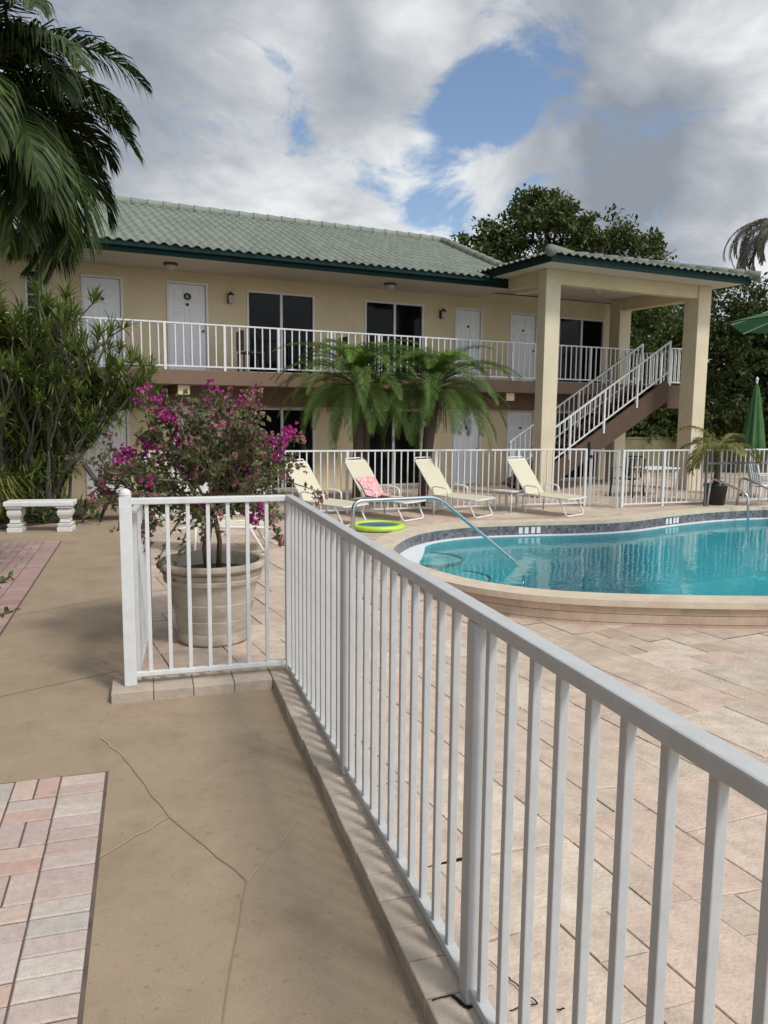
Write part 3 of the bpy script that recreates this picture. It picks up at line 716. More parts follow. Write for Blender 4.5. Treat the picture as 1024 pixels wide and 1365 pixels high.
for (a, b, c, d) in ((9.53, 9.93, -3.42, -3.14), (14.13, 14.55, -3.42, -2.97), (14.13, 14.53, -.75, -.36)):
    co = MB(); co.box(a, b, c, d, -.02, PZ - .002); co.build('column', M['column_paint'], B, bevel=.012)
# downspout from the eave to the corner column
ds = MB(); ds.bar((9.86, -1.84, 4.70), (9.74, -3.13, 4.56), .07, .07); ds.build('downspout', M['white_trim'], B, bevel=.005)
# lamps
for u in (3.5, 8.92):
    ln = MB(); ln.box(u - .05, u + .05, -.02, -.001, 4.24, 4.44); ln.bar((u, -.02, 4.42), (u, -.12, 4.44), .03, .03); ln.lathe([(.02, .0), (.075, .0), (.07, .02), (.03, .06), (.0, .08)], (u, -.12, 4.40), 8, cap=False)
    lo_ = ln.build('wall_lantern', M['dark_metal'], B)
    MB().lathe([(.035, -.17), (.055, -.15), (.06, -.02), (.055, .0)], (u, -.12, 4.40), 8).build('shade', M['lamp_glass'], lo_)
for u, v, z in ((2.06, -.85, 4.838), (7.05, -.85, 4.838), (12.3, -1.9, PZ - .002)):
    cl = MB(); cl.lathe([(.0, 0), (.14, 0), (.15, -.03), (.13, -.05), (.0, -.055)], (u, v, z), 20, cap=False); co = cl.build('ceiling_lamp', M['bronze'], B, smooth=True)
    MB().lathe([(.12, -.05), (.10, -.10), (.04, -.14), (.0, -.15)], (u, v, z), 20, cap=False).build('shade', M['lamp_glass'], co, smooth=True)
# ------------------------------------------------------------------ outdoor stair
ST = empty('staircase', OB, TH, 'outdoor staircase with brown stringers and white railings rising under the porch', 'staircase')
su0, su1, sv0, sv1, top = 9.95, 14.3, -2.42, -1.46, FZ - .06
nst = 14; rise = top / nst; run = (su1 - su0) / nst
for k in range(nst):
    MB().box(su0 + k * run - .02, su0 + (k + 1) * run, sv0 + .06, sv1 - .06, (k + 1) * rise - .05, (k + 1) * rise).build('tread', M['stair_brown'], ST)
slope = top / (su1 - su0)
for v in (sv0 + .03, sv1 - .03):
    s_ = MB()
    P4 = [(su0 - .12, .16), (su1, top + .17), (su1, top - .42), (su0 + .42, 0.0)]
    b = len(s_.v); s_.v += [(u, v - .028, z) for u, z in P4] + [(u, v + .028, z) for u, z in P4]
    s_.f += [(0, 1, 2, 3), (7, 6, 5, 4), (0, 4, 5, 1), (1, 5, 6, 2), (2, 6, 7, 3), (3, 7, 4, 0)]; s_.t += [.5] * 6
    s_.build('stringer', M['stair_brown'], ST)
ud = MB(); ud.v = [(su0 + .35, sv0 + .06, 0), (su1, sv0 + .06, top - .34), (su1, sv1 - .06, top - .34), (su0 + .35, sv1 - .06, 0)]; ud.f = [(0, 1, 2, 3)]; ud.t = [.5]
ud.build('underside', M['stair_brown'], ST)
ld = MB(); ld.box(su1 + .003, 15.1, sv0, sv1 + .02, 2.06, top); ld.build('landing', M['stair_brown'], ST, bevel=.006)
def stair_rail(v):
    root = bpy.data.objects.new('stair_railing', None); COL.objects.link(root); root.parent = ST
    za = lambda u: (u - su0) * slope + rise
    MB().bar((su0 + .12, v, za(su0 + .12) + .92), (su1 + .02, v, za(su1 + .02) + .92), .045, .035).build('top_rail', M['white_rail'], root)
    MB().bar((su0 + .15, v, za(su0 + .15) + .16), (su1, v, za(su1) + .16), .035, .03).build('bottom_rail', M['white_rail'], root)
    for q in range(5):
        u = su0 + .17 + q * (su1 - su0 - .17) / 4; MB().box(u - .025, u + .025, v - .025, v + .025, za(u) - .14, za(u) + .905).build('post', M['white_rail'], root)
    nb = int((su1 - su0) / .15)
    for q in range(2, nb):
        u = su0 + q * (su1 - su0) / nb
        MB().box(u - .012, u + .012, v - .012, v + .012, za(u) + .165, za(u) + .91).build('baluster', M['white_rail'], root)
stair_rail(sv0 + .0); stair_rail(sv1 + .0)
railing('landing_railing', (su1 + .08, sv0 + .03), (15.05, sv0 + .03), .96, None, None, (0, .67), z=top, spacing=.13, bar=.024, post=.05, base_gap=.07, rail=(.045, .03), bevel=0, parent=ST)
railing('landing_railing', (15.05, sv0 + .1), (15.05, -.1), .96, None, None, (.9, 2.2), z=top, spacing=.13, bar=.024, post=.05, base_gap=.07, rail=(.045, .03), bevel=0, parent=ST)

# ------------------------------------------------------------------ furniture
def arc(c, r, a0, a1, n, ax, ay): return [Vector(c) + Vector(ax) * r * math.cos(a0 + (a1 - a0) * i / n) + Vector(ay) * r * math.sin(a0 + (a1 - a0) * i / n) for i in range(n + 1)]
def sheet(mb, A, Bq, n, sag, th=.006, m=10, gap_=1.0):
    """sling between two tubes: A(t), B(t) give its edges"""
    for i in range(n):
        for k in range(m):
            pts = []
            for a, b in ((i, k), (i + gap_, k), (i + gap_, k + 1), (i, k + 1)):
                t, s = a / n, b / m; p = A(t).lerp(Bq(t), s); p.z -= sag * math.sin(math.pi * s) * (.6 + .4 * math.sin(math.pi * t)); pts.append(p)
            mb.face(pts)
            mb.face([q - Vector((0, 0, th)) for q in reversed(pts)])
def make_lounger():
    root = empty('sun_lounger', (0, 0, 0))
    w = .30; sh = .36; sl_ = .93; bl = (-.46, .62)         # back rest tip relative to the hinge
    tip = Vector((bl[0], 0, sh + bl[1]))
    for_frame = MB()
    for s in (-1, 1):
        for_frame.tube([(0, s * w, sh), (.5, s * w, sh - .015), (sl_ - .05, s * w, sh - .02), (sl_, s * w, sh - .03)], .016, 8)
    for_frame.tube([(sl_, -w, sh - .03), (sl_, w, sh - .03)], .016, 8); for_frame.tube([(-.3, -w, sh - .06), (-.3, w, sh - .06)], .014, 8)
    for s in (-1, 1): for_frame.tube([(0, s * w, sh), (-.3, s * w, sh - .06)], .016, 8)
    for_frame.build('frame', M['frame_white'], root, smooth=True)
    fl = MB(); fl.tube([(sl_ - .22, -w, sh - .02), (sl_ - .05, -w, .05), (sl_ - .04, -w + .05, .018), (sl_ - .04, w - .05, .018), (sl_ - .05, w, .05), (sl_ - .22, w, sh - .02)], .016, 8); fl.build('leg', M['frame_white'], root, smooth=True)
    for s in (-1, 1):
        rl = MB(); rl.tube([(.02, s * w, sh), (.0, s * w, .018)], .016, 8); rl.tube([(.0, s * w, .018), (.34, s * w, .16), (.5, s * w, sh - .02)], .0, 3) if False else None
        rl.build('leg', M['frame_white'], root, smooth=True)
        ar = MB(); ar.tube([(.0, s * (w + .02), sh), (-.02, s * (w + .03), sh + .14), (.05, s * (w + .03), sh + .17), (.25, s * (w + .03), sh + .155), (.31, s * (w + .03), sh + .12), (.33, s * (w + .02), sh - .01)], .015, 8); ar.build('armrest', M['frame_white'], root, smooth=True)
    bf = MB()
    bf.tube([(0, -w + .02, sh)] + [(bl[0] * .97, -w + .02, sh + bl[1] * .97), (bl[0], -w + .05, sh + bl[1]), (bl[0], w - .05, sh + bl[1]), (bl[0] * .97, w - .02, sh + bl[1] * .97), (0, w - .02, sh)], .015, 8)
    bo = bf.build('back_frame', M['frame_white'], root, smooth=True)
    up = Vector((bl[0], 0, bl[1])).normalized() * .055
    hr = MB(); hr.tube([Vector((bl[0], -w + .06, sh + bl[1])), Vector((bl[0], -w + .07, sh + bl[1])) + up, Vector((bl[0], w - .07, sh + bl[1])) + up, Vector((bl[0], w - .06, sh + bl[1]))], .012, 8); hr.build('headrest_bar', M['frame_white'], bo, smooth=True)
    s1 = MB(); sheet(s1, lambda t: Vector((.01 + t * (sl_ - .03), -w + .005, sh + .012 - .03 * t)), lambda t: Vector((.01 + t * (sl_ - .03), w - .005, sh + .012 - .03 * t)), 16, .03, gap_=.88); s1.build('seat_sling', M['sling'], root, smooth=True)
    s2 = MB(); sheet(s2, lambda t: Vector((bl[0] * t + .012, -w + .025, sh + .012 + bl[1] * t)), lambda t: Vector((bl[0] * t + .012, w - .025, sh + .012 + bl[1] * t)), 14, .015, gap_=.88); s2.build('back_sling', M['sling'], root, smooth=True)
    return root
lng = make_lounger()
spots = [(7.05, 13.33, -62, 'cream sun lounger standing alone beside the small white side table'),
         (5.25, 13.50, -56, 'cream sun lounger left of the white side table, third of the row'),
         (3.88, 13.40, -56, 'cream sun lounger with a pink towel over its backrest'),
         (2.72, 13.05, -54, 'cream sun lounger partly hidden by the bougainvillea twigs'),
         (.62, 10.62, -12, 'white sun lounger seen through the short railing behind the plant pot')]
for i, (x, y, a, lab) in enumerate(spots):
    o = lng if i == 0 else copy_tree(lng)
    o.location = (x, y, .02); o.rotation_euler.z = R(a); tag(o, lab, 'sun lounger', 'sun loungers on the pool deck')
# pink towel on the third lounger
tw = MB(); Mx = Matrix.Translation((3.88, 13.40, .02)) @ Matrix.Rotation(R(-56), 4, 'Z')
r = random.Random(3)
def tp(i, k):
    t = i / 16; s = k / 10
    # runs down the lower half of the back rest onto the seat
    L_ = -.36 + t * .62
    if L_ < 0: x, z = L_ * .62 + .02, .36 - L_ * .85 + .03
    else: x, z = L_ + .02, .36 + .035
    yy = -.27 + s * .5 + .03 * math.sin(t * 5 + s)
    return Mx @ Vector((x + .012 * math.sin(9 * s + 3 * t), yy, z + .016 * math.sin(11 * s + 4 * t) + .012 * mnoise.noise((t * 6, s * 6, 1))))
for i in range(16):
    for k in range(10):
        q = [tp(i, k), tp(i + 1, k), tp(i + 1, k + 1), tp(i, k + 1)]; tw.face(q); tw.face([p_ - Vector((0, 0, .012)) for p_ in reversed(q)])
tag(tw.build('towel', M['pink_towel'], smooth=True), 'crumpled pink towel lying on a cream sun lounger', 'towel')
# small side table
stb = empty('side_table', (6.62, 13.55, .02), R(-62), 'small low white side table left of the lone lounger', 'side table')
MB().box(-.24, .24, -.24, .24, .385, .41).build('table_top', M['frame_white'], stb, bevel=.008)
for a in (-1, 1):
    for b in (-1, 1): MB().tube([(a * .19, b * .19, 0), (a * .19, b * .19, .384)], .017, 8).build('leg', M['frame_white'], stb, smooth=True)
# swim ring
sr = empty('swim_ring', (3.50, 11.88, .02), 0, 'lime green inflatable swim ring with blue centre lying on the pool deck', 'swim ring')
def torus(Rr, rr, n=40, m=12, flat=1.):
    mb = MB()
    for i in range(n):
        for k in range(m):
            def P_(a, b): A = 2 * math.pi * a / n; Bq = 2 * math.pi * b / m; return ((Rr + rr * math.cos(Bq)) * math.cos(A), (Rr + rr * math.cos(Bq)) * math.sin(A), rr * flat * (1 + math.sin(Bq)))
            mb.face([P_(i, k), P_(i + 1, k), P_(i + 1, k + 1), P_(i, k + 1)])
    return mb
def weld(o):
    import bmesh
    b = bmesh.new(); b.from_mesh(o.data); bmesh.ops.remove_doubles(b, verts=b.verts, dist=.0005); b.to_mesh(o.data); b.free()
t1 = torus(.385, .058, flat=.8).build('tube', M['lime'], sr); weld(t1); t1.data.shade_smooth()
MB().lathe([(.0, .062), (.15, .064), (.32, .066), (.35, .05)], n=32, cap=False).build('centre', M['blue_vinyl'], sr, smooth=True)
# stainless steel rails
def steel_rail(name, pts, label, group=None, rad=.024):
    P_ = [Vector(p_) for p_ in pts]; sm = []
    for i, p_ in enumerate(P_):
        if i in (0, len(P_) - 1): sm.append(p_); continue
        a = p_ + (P_[i - 1] - p_).normalized() * min(.14, (P_[i - 1] - p_).length * .4); b = p_ + (P_[i + 1] - p_).normalized() * min(.14, (P_[i + 1] - p_).length * .4)
        for k in range(7): t = k / 6; sm.append(a * (1 - t) ** 2 + p_ * 2 * t * (1 - t) + b * t * t)
    mb = MB(); mb.tube(sm, rad, 12); o = mb.build(name, M['steel'], smooth=True); return tag(o, label, 'handrail', group)
steel_rail('pool_handrail', [(2.37, 9.11, -.02), (2.37, 9.11, .80), (3.55, 9.33, .80), (4.85, 9.62, -.18), (5.0, 9.66, -.45), (4.6, 9.3, -.72)], 'stainless steel handrail sloping from the deck down into the pool steps', 'pool handrails')
steel_rail('pool_handrail', [(11.05, 13.40, 0), (11.08, 13.36, .62), (11.36, 12.62, .34), (11.38, 12.55, -.6)], 'left one of the two short steel grab rails at the far right pool edge', 'pool handrails')
steel_rail('pool_handrail', [(11.83, 13.45, 0), (11.86, 13.41, .62), (12.14, 12.70, .34), (12.16, 12.63, -.6)], 'right one of the two short steel grab rails at the far right pool edge', 'pool handrails')
# stone bench
bn = empty('stone_bench', (-1.60, 13.0, 0), R(-6), 'white stone garden bench on two carved pedestals beside the shrubs', 'bench')
MB().box(-.50, .50, -.19, .19, .40, .475).build('seat', M['bench_stone'], bn, bevel=.015)
for x in (-.36, .36):
    pd_ = MB()
    prof = [(.0, .11), (.07, .11), (.075, .095), (.13, .105), (.14, .075), (.20, .07), (.26, .10), (.31, .105), (.36, .085), (.37, .115), (.398, .115)]
    for (z0, h0), (z1, h1) in zip(prof, prof[1:]):
        if z1 - z0 < .012: continue
        b = len(pd_.v); d0, d1 = h0 * 1.5, h1 * 1.5
        pd_.v += [(-h0, -d0, z0), (h0, -d0, z0), (h0, d0, z0), (-h0, d0, z0), (-h1, -d1, z1), (h1, -d1, z1), (h1, d1, z1), (-h1, d1, z1)]
        for q in ((3, 2, 1, 0), (4, 5, 6, 7), (0, 1, 5, 4), (1, 2, 6, 5), (2, 3, 7, 6), (3, 0, 4, 7)): pd_.f.append(tuple(b + i for i in q)); pd_.t.append(.5)
    po_ = pd_.build('pedestal', M['bench_stone'], bn, bevel=.008); po_.location = (x, 0, 0)
# brown sling recliner by the ground floor door
rc_ = empty('reclining_chair', (-.68, 14.05, .02), R(2), 'brown sling reclining chair facing right in front of the white ground floor door', 'chair')
def bent(pts, rad=.02): mb = MB(); mb.tube(pts, rad, 8); return mb
bk_ = MB()
sheet(bk_, lambda t: Vector((-.42 * t + .0, -.27, .40 + .66 * t)), lambda t: Vector((-.42 * t, .27, .40 + .66 * t)), 10, .01, th=.02); bk_.build('back_sling', M['brown_sling'], rc_, smooth=True)
se_ = MB(); sheet(se_, lambda t: Vector((t * .62, -.27, .40 + .02 * t)), lambda t: Vector((t * .62, .27, .40 + .02 * t)), 10, .02, th=.02); se_.build('seat_sling', M['brown_sling'], rc_, smooth=True)
for s in (-1, 1):
    fr_ = bent([(-.42, s * .29, 1.06), (0, s * .29, .40), (.62, s * .29, .42)], .022); fr_.build('side_frame', M['dark_metal'], rc_, smooth=True)
    bent([(.10, s * .29, .40), (-.02, s * .29, .25), (-.12, s * .29, 0)], .02).build('leg', M['dark_metal'], rc_, smooth=True); bent([(.50, s * .29, .41), (.52, s * .29, .22), (.44, s * .29, 0)], .02).build('leg', M['dark_metal'], rc_, smooth=True)
    bent([(-.15, s * .31, .68), (.1, s * .31, .64), (.34, s * .31, .63), (.42, s * .30, .58), (.44, s * .29, .42)], .02).build('armrest', M['dark_metal'], rc_, smooth=True)
bent([(.1, -.29, .2), (.1, .29, .2)], .015).build('crossbar', M['dark_metal'], rc_)
# white patio table and chairs beyond the fence, resin chair at the right edge
pt_ = empty('patio_table', (11.3, 15.6, .02), TH, 'low white patio table behind the fence under the stair landing', 'table')
MB().box(-.5, .5, -.35, .35, .62, .65).build('table_top', M['white_flat'], pt_, bevel=.01)
for a in (-1, 1):
    for b in (-1, 1): MB().tube([(a * .42, b * .28, 0), (a * .42, b * .28, .62)], .025, 8).build('leg', M['white_flat'], pt_, smooth=True)
def resin_chair(loc, rz, lab, mt):
    c = empty('patio_chair', loc, rz, lab, 'chair', 'plastic patio chairs')
    s = MB(); sheet(s, lambda t: Vector((-.24, .24 - .5 * t, .42 + .0 * t)), lambda t: Vector((.24, .24 - .5 * t, .42)), 6, .015, th=.02); s.build('seat', mt, c, smooth=True)
    b = MB()
    for q in range(5): x = -.2 + q * .1; b.bar((x, .25, .43), (x * 1.05, .34, .86), .05, .015, up=(0, 1, .2))
    b.tube([(-.24, .25, .43), (-.25, .34, .84), (-.15, .36, .9), (.15, .36, .9), (.25, .34, .84), (.24, .25, .43)], .02, 8); b.build('backrest', mt, c, smooth=True)
    for sx in (-1, 1):
        MB().tube([(sx * .24, .24, .42), (sx * .28, .3, 0)], [.026, .02], 8).build('leg', mt, c, smooth=True); MB().tube([(sx * .24, -.25, .64), (sx * .25, -.25, .42), (sx * .28, -.3, 0)], [.022, .026, .02], 8).build('leg', mt, c, smooth=True)
        MB().bar((sx * .26, .3, .65), (sx * .26, -.27, .65), .05, .02).build('armrest', mt, c, bevel=.005)
    return c
resin_chair((12.38, 13.2, .02), R(70), 'white plastic patio chair at the right edge beside the fence', M['white_flat'])
resin_chair((10.55, 15.5, .02), R(-60), 'dark patio chair behind the fence left of the low white table', M['black_plastic'])
# balcony chair
bc = empty('balcony_chair', wpt(3.75, -.75, FZ), TH + R(90), 'dark chair standing on the balcony by the left sliding door', 'chair')
MB().box(-.24, .24, -.24, .24, .40, .44).build('seat', M['dark_metal'], bc, bevel=.01); MB().box(-.24, .24, .22, .26, .46, .88).build('backrest', M['dark_metal'], bc, bevel=.01)
for a in (-1, 1):
    for b in (-1, 1): MB().box(a * .22 - .018, a * .22 + .018, b * .22 - .018, b * .22 + .018, 0, .40).build('leg', M['dark_metal'], bc)
bc2 = copy_tree(bc); bc2.location = wpt(6.2, -.7, FZ); bc2['label'] = 'dark chair standing on the balcony above the left date palm'
bc['group'] = bc2['group'] = 'dark balcony chairs'

# ------------------------------------------------------------------ plants
def frond(mb, base, az, el, L, droop, n=26, ll=.4, w=.022, ang=50, ld=.5, seed=0, start=.14, rr=.014, vee=.25, twist=0, jit=.12):
    r = random.Random(seed); p = Vector(base); pts = []; seg = 22
    e = el
    h = Vector((math.cos(az), math.sin(az), 0)); side0 = Vector((-math.sin(az), math.cos(az), 0))
    for i in range(seg + 1):
        pts.append(p.copy()); t = i / seg
        e = el - droop * t ** 1.25
        p = p + (h * math.cos(e) + Vector((0, 0, 1)) * math.sin(e)) * (L / seg)
    mb.tube(pts, [rr * (1 - .85 * i / seg) + .001 for i in range(seg + 1)], 5, .15)
    for i in range(n):
        t = start + (1 - start) * (i + .5) / n; f = t * seg; k = min(int(f), seg - 1); q = pts[k].lerp(pts[k + 1], f - k)
        tg = (pts[k + 1] - pts[k]).normalized(); upv = side0.cross(tg) * -1
        if upv.z < 0 and abs(tg.z) < .99: upv = -upv
        prof = math.sin(math.pi * min(1, .12 + .86 * t)) ** .6; l = ll * prof * r.uniform(.85, 1.1)
        for s in (-1, 1):
            if r.random() < .03: continue
            a = R(ang) * (1 - .35 * t) * r.uniform(1 - jit, 1 + jit)
            d = (side0 * s * math.sin(a) + tg * math.cos(a) + upv * vee * r.uniform(.4, 1.3)).normalized()
            d2 = (d + Vector((0, 0, -ld * r.uniform(.6, 1.3)))).normalized(); d3 = (d2 + Vector((0, 0, -ld * 1.5))).normalized()
            wv = (tg - d * tg.dot(d)).normalized() * w / 2
            if wv.length < 1e-4: continue
            a0 = q; a1 = q + d * l * .35; a2 = a1 + d2 * l * .4; a3 = a2 + d3 * l * .3
            tn = r.random()
            mb.face([a0 - wv * .5, a0 + wv * .5, a1 + wv, a1 - wv], tn); mb.face([a1 - wv, a1 + wv, a2 + wv * .7, a2 - wv * .7], tn); mb.face([a2 - wv * .7, a2 + wv * .7, a3], tn)
def palm(name, label, loc, trunk_pts, trunk_r, fronds, leafm, group=None, trunkm='palm_trunk'):
    root = empty(name, loc, 0, label, 'palm', group)
    tb = MB(); tb.tube(trunk_pts, trunk_r, 12); 
    tb.build('trunk', M[trunkm], root, smooth=True)
    for i, (kw, m) in enumerate(fronds):
        mb = MB(); frond(mb, seed=i * 7 + len(name), **kw); mb.build('frond', M[m or leafm], root)
    return root
# big palm over the left edge
r = random.Random(12); fr = []
crown = Vector((1.10, 2.15, 4.42))          # relative to the trunk foot at (-2.6, 5.9)
for k in range(46):
    az = r.uniform(-math.pi, math.pi) if k > 24 else R(-85) + R(170) * (k % 13) / 12 + r.uniform(-.14, .14)
    el = r.choice([-.3, .1, .4, .7, .95, 1.25]) + r.uniform(-.1, .1)
    fr.append((dict(base=crown + Vector((0, 0, r.uniform(-.1, .15))), az=az, el=el, L=r.uniform(1.45, 1.95), droop=r.uniform(1.6, 2.2), n=72, ll=.56, w=.024, ang=52, ld=.75, rr=.02, vee=.3, start=.2), None))
palm('coconut_palm', 'large palm with drooping dark green fronds overhanging the left edge', (-2.6, 5.9, 0), [(0, 0, 0), (.15, .4, 1), (.5, 1.1, 2.3), (.95, 1.8, 3.4), crown], [.17, .15, .14, .13, .12], fr, 'leaf_big_palm')
# two pygmy date palms
for i, (x, y, zc, sc_, lab) in enumerate(((4.0, 15.05, 2.42, 1.0, 'left feathery date palm between the fence and the building'), (5.5, 14.75, 2.34, .96, 'right feathery date palm between the fence and the building'))):
    r = random.Random(31 + i); fr = []
    for k in range(76):
        az = k * 2.399 + r.uniform(-.2, .2); lev = k / 76
        el = 1.35 - 1.5 * lev + r.uniform(-.1, .1)
        fr.append((dict(base=(r.uniform(-.04, .04), r.uniform(-.04, .04), zc + .12 - .22 * lev), az=az, el=el, L=sc_ * r.uniform(1.3, 1.75) * (.7 + .5 * min(1, lev * 3)), droop=r.uniform(1.3, 1.9), n=84, ll=.30, w=.008, ang=52, ld=.36, rr=.010, vee=.3, start=.16), 'leaf_date_new' if lev < .22 else None))
    tp_ = [(0, 0, 0), (.03, .0, zc * .5), (.0, .02, zc)]
    if i == 1: tp_ = [(-.22, 0, 0), (-.12, 0, zc * .5), (0, .0, zc)]
    pr_ = palm('date_palm', lab, (x, y, .02), tp_, [.10, .11, .14], fr, 'leaf_date', 'date palms in front of the building')
    dd = MB()
    for k in range(26):
        a = r.uniform(0, 6.28); l = r.uniform(.35, .8); b0 = Vector((.1 * math.cos(a), .1 * math.sin(a), zc - .1)); dd.tube([b0, b0 + Vector((.12 * math.cos(a), .12 * math.sin(a), -.15)), b0 + Vector((.16 * math.cos(a), .16 * math.sin(a), -l))], [.014, .012, .006], 4, r.random())
    dd.build('dry_stalks', M['bark'], pr_)
    if i == 0:
        s2 = MB(); s2.tube([(.14, -.02, 0), (.2, -.02, .8), (.16, 0, zc * .95)], [.06, .055, .07], 10); s2.build('trunk', M['palm_trunk'], pr_, smooth=True)
# palm with greyish arching fronds at the right edge
fr = []; r = random.Random(77)
for k in range(22):
    az = R(196) + r.uniform(-.5, .5) if k < 9 else r.uniform(-math.pi, math.pi)
    fr.append((dict(base=(0, 0, 6.75), az=az, el=r.uniform(.4, 1.0), L=r.uniform(2.3, 2.9), droop=r.uniform(2.7, 3.3), n=60, ll=.42, w=.03, ang=42, ld=.8, rr=.03, vee=.1, start=.12), None))
palm('queen_palm', 'grey green palm with arching drooping fronds at the right edge', (17.3, 18.1, -.03), [(0.2, 0, 0), (.1, 0, 3.5), (0, 0, 6.75)], [.2, .17, .16], fr, 'leaf_grey')
# potted palm beside the right hand fence
pp = empty('potted_palm', (11.42, 13.62, .02), 0, 'small yellow green palm in a black pot beside the steel grab rails', 'potted palm')
MB().lathe([(.0, 0), (.19, 0), (.235, .38), (.25, .40), (.25, .43), (.225, .43), (.215, .36), (.0, .36)], n=24, cap=False).build('pot', M['black_plastic'], pp, smooth=True)
MB().lathe([(.0, .37), (.214, .37)], n=24, cap=False).build('soil', M['soil'], pp)
MB().tube([(0, 0, .36), (.02, 0, .7), (0, .01, 1.12)], [.075, .06, .065], 10).build('trunk', M['palm_trunk'], pp, smooth=True)
for k, (az, el, L, dr) in enumerate(((R(172), 1.15, 1.15, 1.6), (R(205), .75, 1.2, 2.6), (R(190), .45, 1.05, 2.3), (R(-10), .65, 1.15, 2.1), (R(15), 1.0, .9, 1.4), (R(-35), .4, 1.0, 1.9), (R(90), .9, .8, 1.5), (R(-95), .7, .85, 1.7), (R(135), .7, .9, 1.8), (R(40), .4, .8, 1.5))):
    mb = MB(); frond(mb, (0, 0, 1.1), az, el, L, dr, n=44, ll=.34, w=.018, ang=45, ld=.7, seed=k, rr=.011); mb.build('frond', M['leaf_yellow'], pp)

def leaf(mb, p, d, nrm, l, w, t, fold=.25):
    d = d.normalized(); s = d.cross(nrm)
    if s.length < 1e-4: s = d.orthogonal()
    s.normalize(); nn = s.cross(d); m = p + d * l * .5
    mb.face([p, m + s * w / 2 + nn * w * fold, p + d * l, m], t); mb.face([p, m, p + d * l, m - s * w / 2 + nn * w * fold], t)
def rvec(r):
    while True:
        v = Vector((r.uniform(-1, 1), r.uniform(-1, 1), r.uniform(-1, 1)))
        if .05 < v.length < 1: return v.normalized()
def tree(name, label, loc, H, tr, lobes, nclump, per, lsz, leafm, seed, group=None, cat='tree', csz=.45, barkm='bark', lw=.55, flat=.7):
    r = random.Random(seed); root = empty(name, loc, 0, label, cat, group)
    tk = MB(); fork = H * .38
    tk.tube([(0, 0, -.05), (.05, .03, fork * .5), (0, 0, fork)], [tr * 1.25, tr, tr * .9], 12)
    cl = []
    vols = [a[3] * a[4] * a[5] for a in lobes]
    for k in range(nclump):
        lb = r.choices(lobes, vols)[0]; v = rvec(r) * r.uniform(.25, 1.0) ** .45
        cl.append(Vector((lb[0] + v.x * lb[3], lb[1] + v.y * lb[4], lb[2] + v.z * lb[5])))
    for lb in lobes:
        c = Vector(lb[:3]); m = Vector((c.x * .45, c.y * .45, fork + (c.z - fork) * .45)); tk.tube([(0, 0, fork * .95), m, c], [tr * .6, tr * .38, tr * .12], 8)
        for k in range(6):
            q = c + Vector((r.uniform(-1, 1) * lb[3], r.uniform(-1, 1) * lb[4], r.uniform(-.3, .9) * lb[5])); tk.tube([m.lerp(c, r.uniform(.3, .9)), (m + q) / 2 + rvec(r) * .2, q], [tr * .2, tr * .12, tr * .04], 6)
    tk.build('trunk', M[barkm], root, smooth=True)
    cr = MB()
    for c in cl:
        sz = csz * r.uniform(.6, 1.3); base = r.random()
        out = Vector((c.x, c.y, c.z - H * .5)).normalized()
        for k in range(int(per * r.uniform(.6, 1.3))):
            o = rvec(r) * sz * r.random() ** .5; o.z *= flat; p = c + o
            d = (rvec(r) + out * .5 + Vector((0, 0, -.15))); nr = (rvec(r) * .8 + Vector((0, 0, 1)) + out * .4).normalized()
            leaf(cr, p, d, nr, lsz * r.uniform(.7, 1.3), lsz * lw * r.uniform(.8, 1.2), min(1, max(0, base * .5 + r.random() * .5)))
    cr.build('crown', M[leafm], root); return root
tree('broadleaf_tree', 'large spreading broadleaf tree rising behind the building roof', (18.2, 33.0, -.03), 11.0, .35,
     [(-1.0, 0, 9.4, 2.8, 2.4, 2.1), (-3.9, .3, 8.5, 2.2, 2.2, 1.5), (1.5, -.3, 9.1, 2.0, 2.2, 1.6), (4.0, 0, 9.0, 1.9, 2.0, 1.5), (-.6, .2, 11.2, 1.4, 1.2, 1.0), (5.6, 0, 8.0, 1.4, 1.4, 1.1), (0, 0, 7.4, 5.2, 2.5, 1.5), (2.9, 0, 10.7, .7, .6, .5), (-5.6, 0, 7.8, 1.2, 1.4, 1.0)], 560, 56, .26, 'leaf_tree', 11, 'trees behind the building', csz=.58)
for i, (x, y, H, lobes, m, lab) in enumerate((
    (16.0, 22.5, 6.4, [(-.6, 0, 4.6, 1.5, 1.4, 1.5), (.7, 0, 5.0, 1.3, 1.3, 1.2), (0, 0, 3.2, 1.8, 1.4, 1.2)], 'leaf_mid', 'mid green tree seen between the two right porch columns'),
    (18.6, 21.5, 6.8, [(0, 0, 5.0, 1.6, 1.5, 1.4), (-.8, 0, 3.8, 1.5, 1.4, 1.3), (.9, 0, 3.9, 1.5, 1.3, 1.4)], 'leaf_dark', 'dark green tree just right of the outer porch column'),
    (21.2, 21.0, 6.6, [(0, 0, 4.8, 1.7, 1.5, 1.4), (-.8, 0, 3.4, 1.5, 1.4, 1.3), (1, 0, 3.6, 1.5, 1.4, 1.4)], 'leaf_dark', 'dark green tree at the right edge beneath the arching palm'),
    (23.5, 26.0, 7.0, [(0, 0, 5.0, 2.0, 1.6, 1.6), (-1, 0, 3.5, 1.8, 1.5, 1.6), (1.2, 0, 4, 1.8, 1.5, 1.6)], 'leaf_tree', 'farthest olive green tree filling the gap at the right edge'),
    (18.4, 26.5, 6.5, [(0, 0, 4.6, 2.2, 1.6, 1.6), (-1.4, 0, 3.3, 2, 1.5, 1.6), (1.4, 0, 3.6, 2, 1.5, 1.6)], 'leaf_tree', 'olive green tree far behind the staircase landing'))):
    tree('garden_tree', lab, (x, y, -.03), H, .16, lobes + [(-.9, 0, 2.0, 1.4, 1.2, 1.2), (.9, 0, 2.1, 1.4, 1.2, 1.2)], 330, 50, .17, m, 40 + i, 'trees to the right of the building', csz=.42)
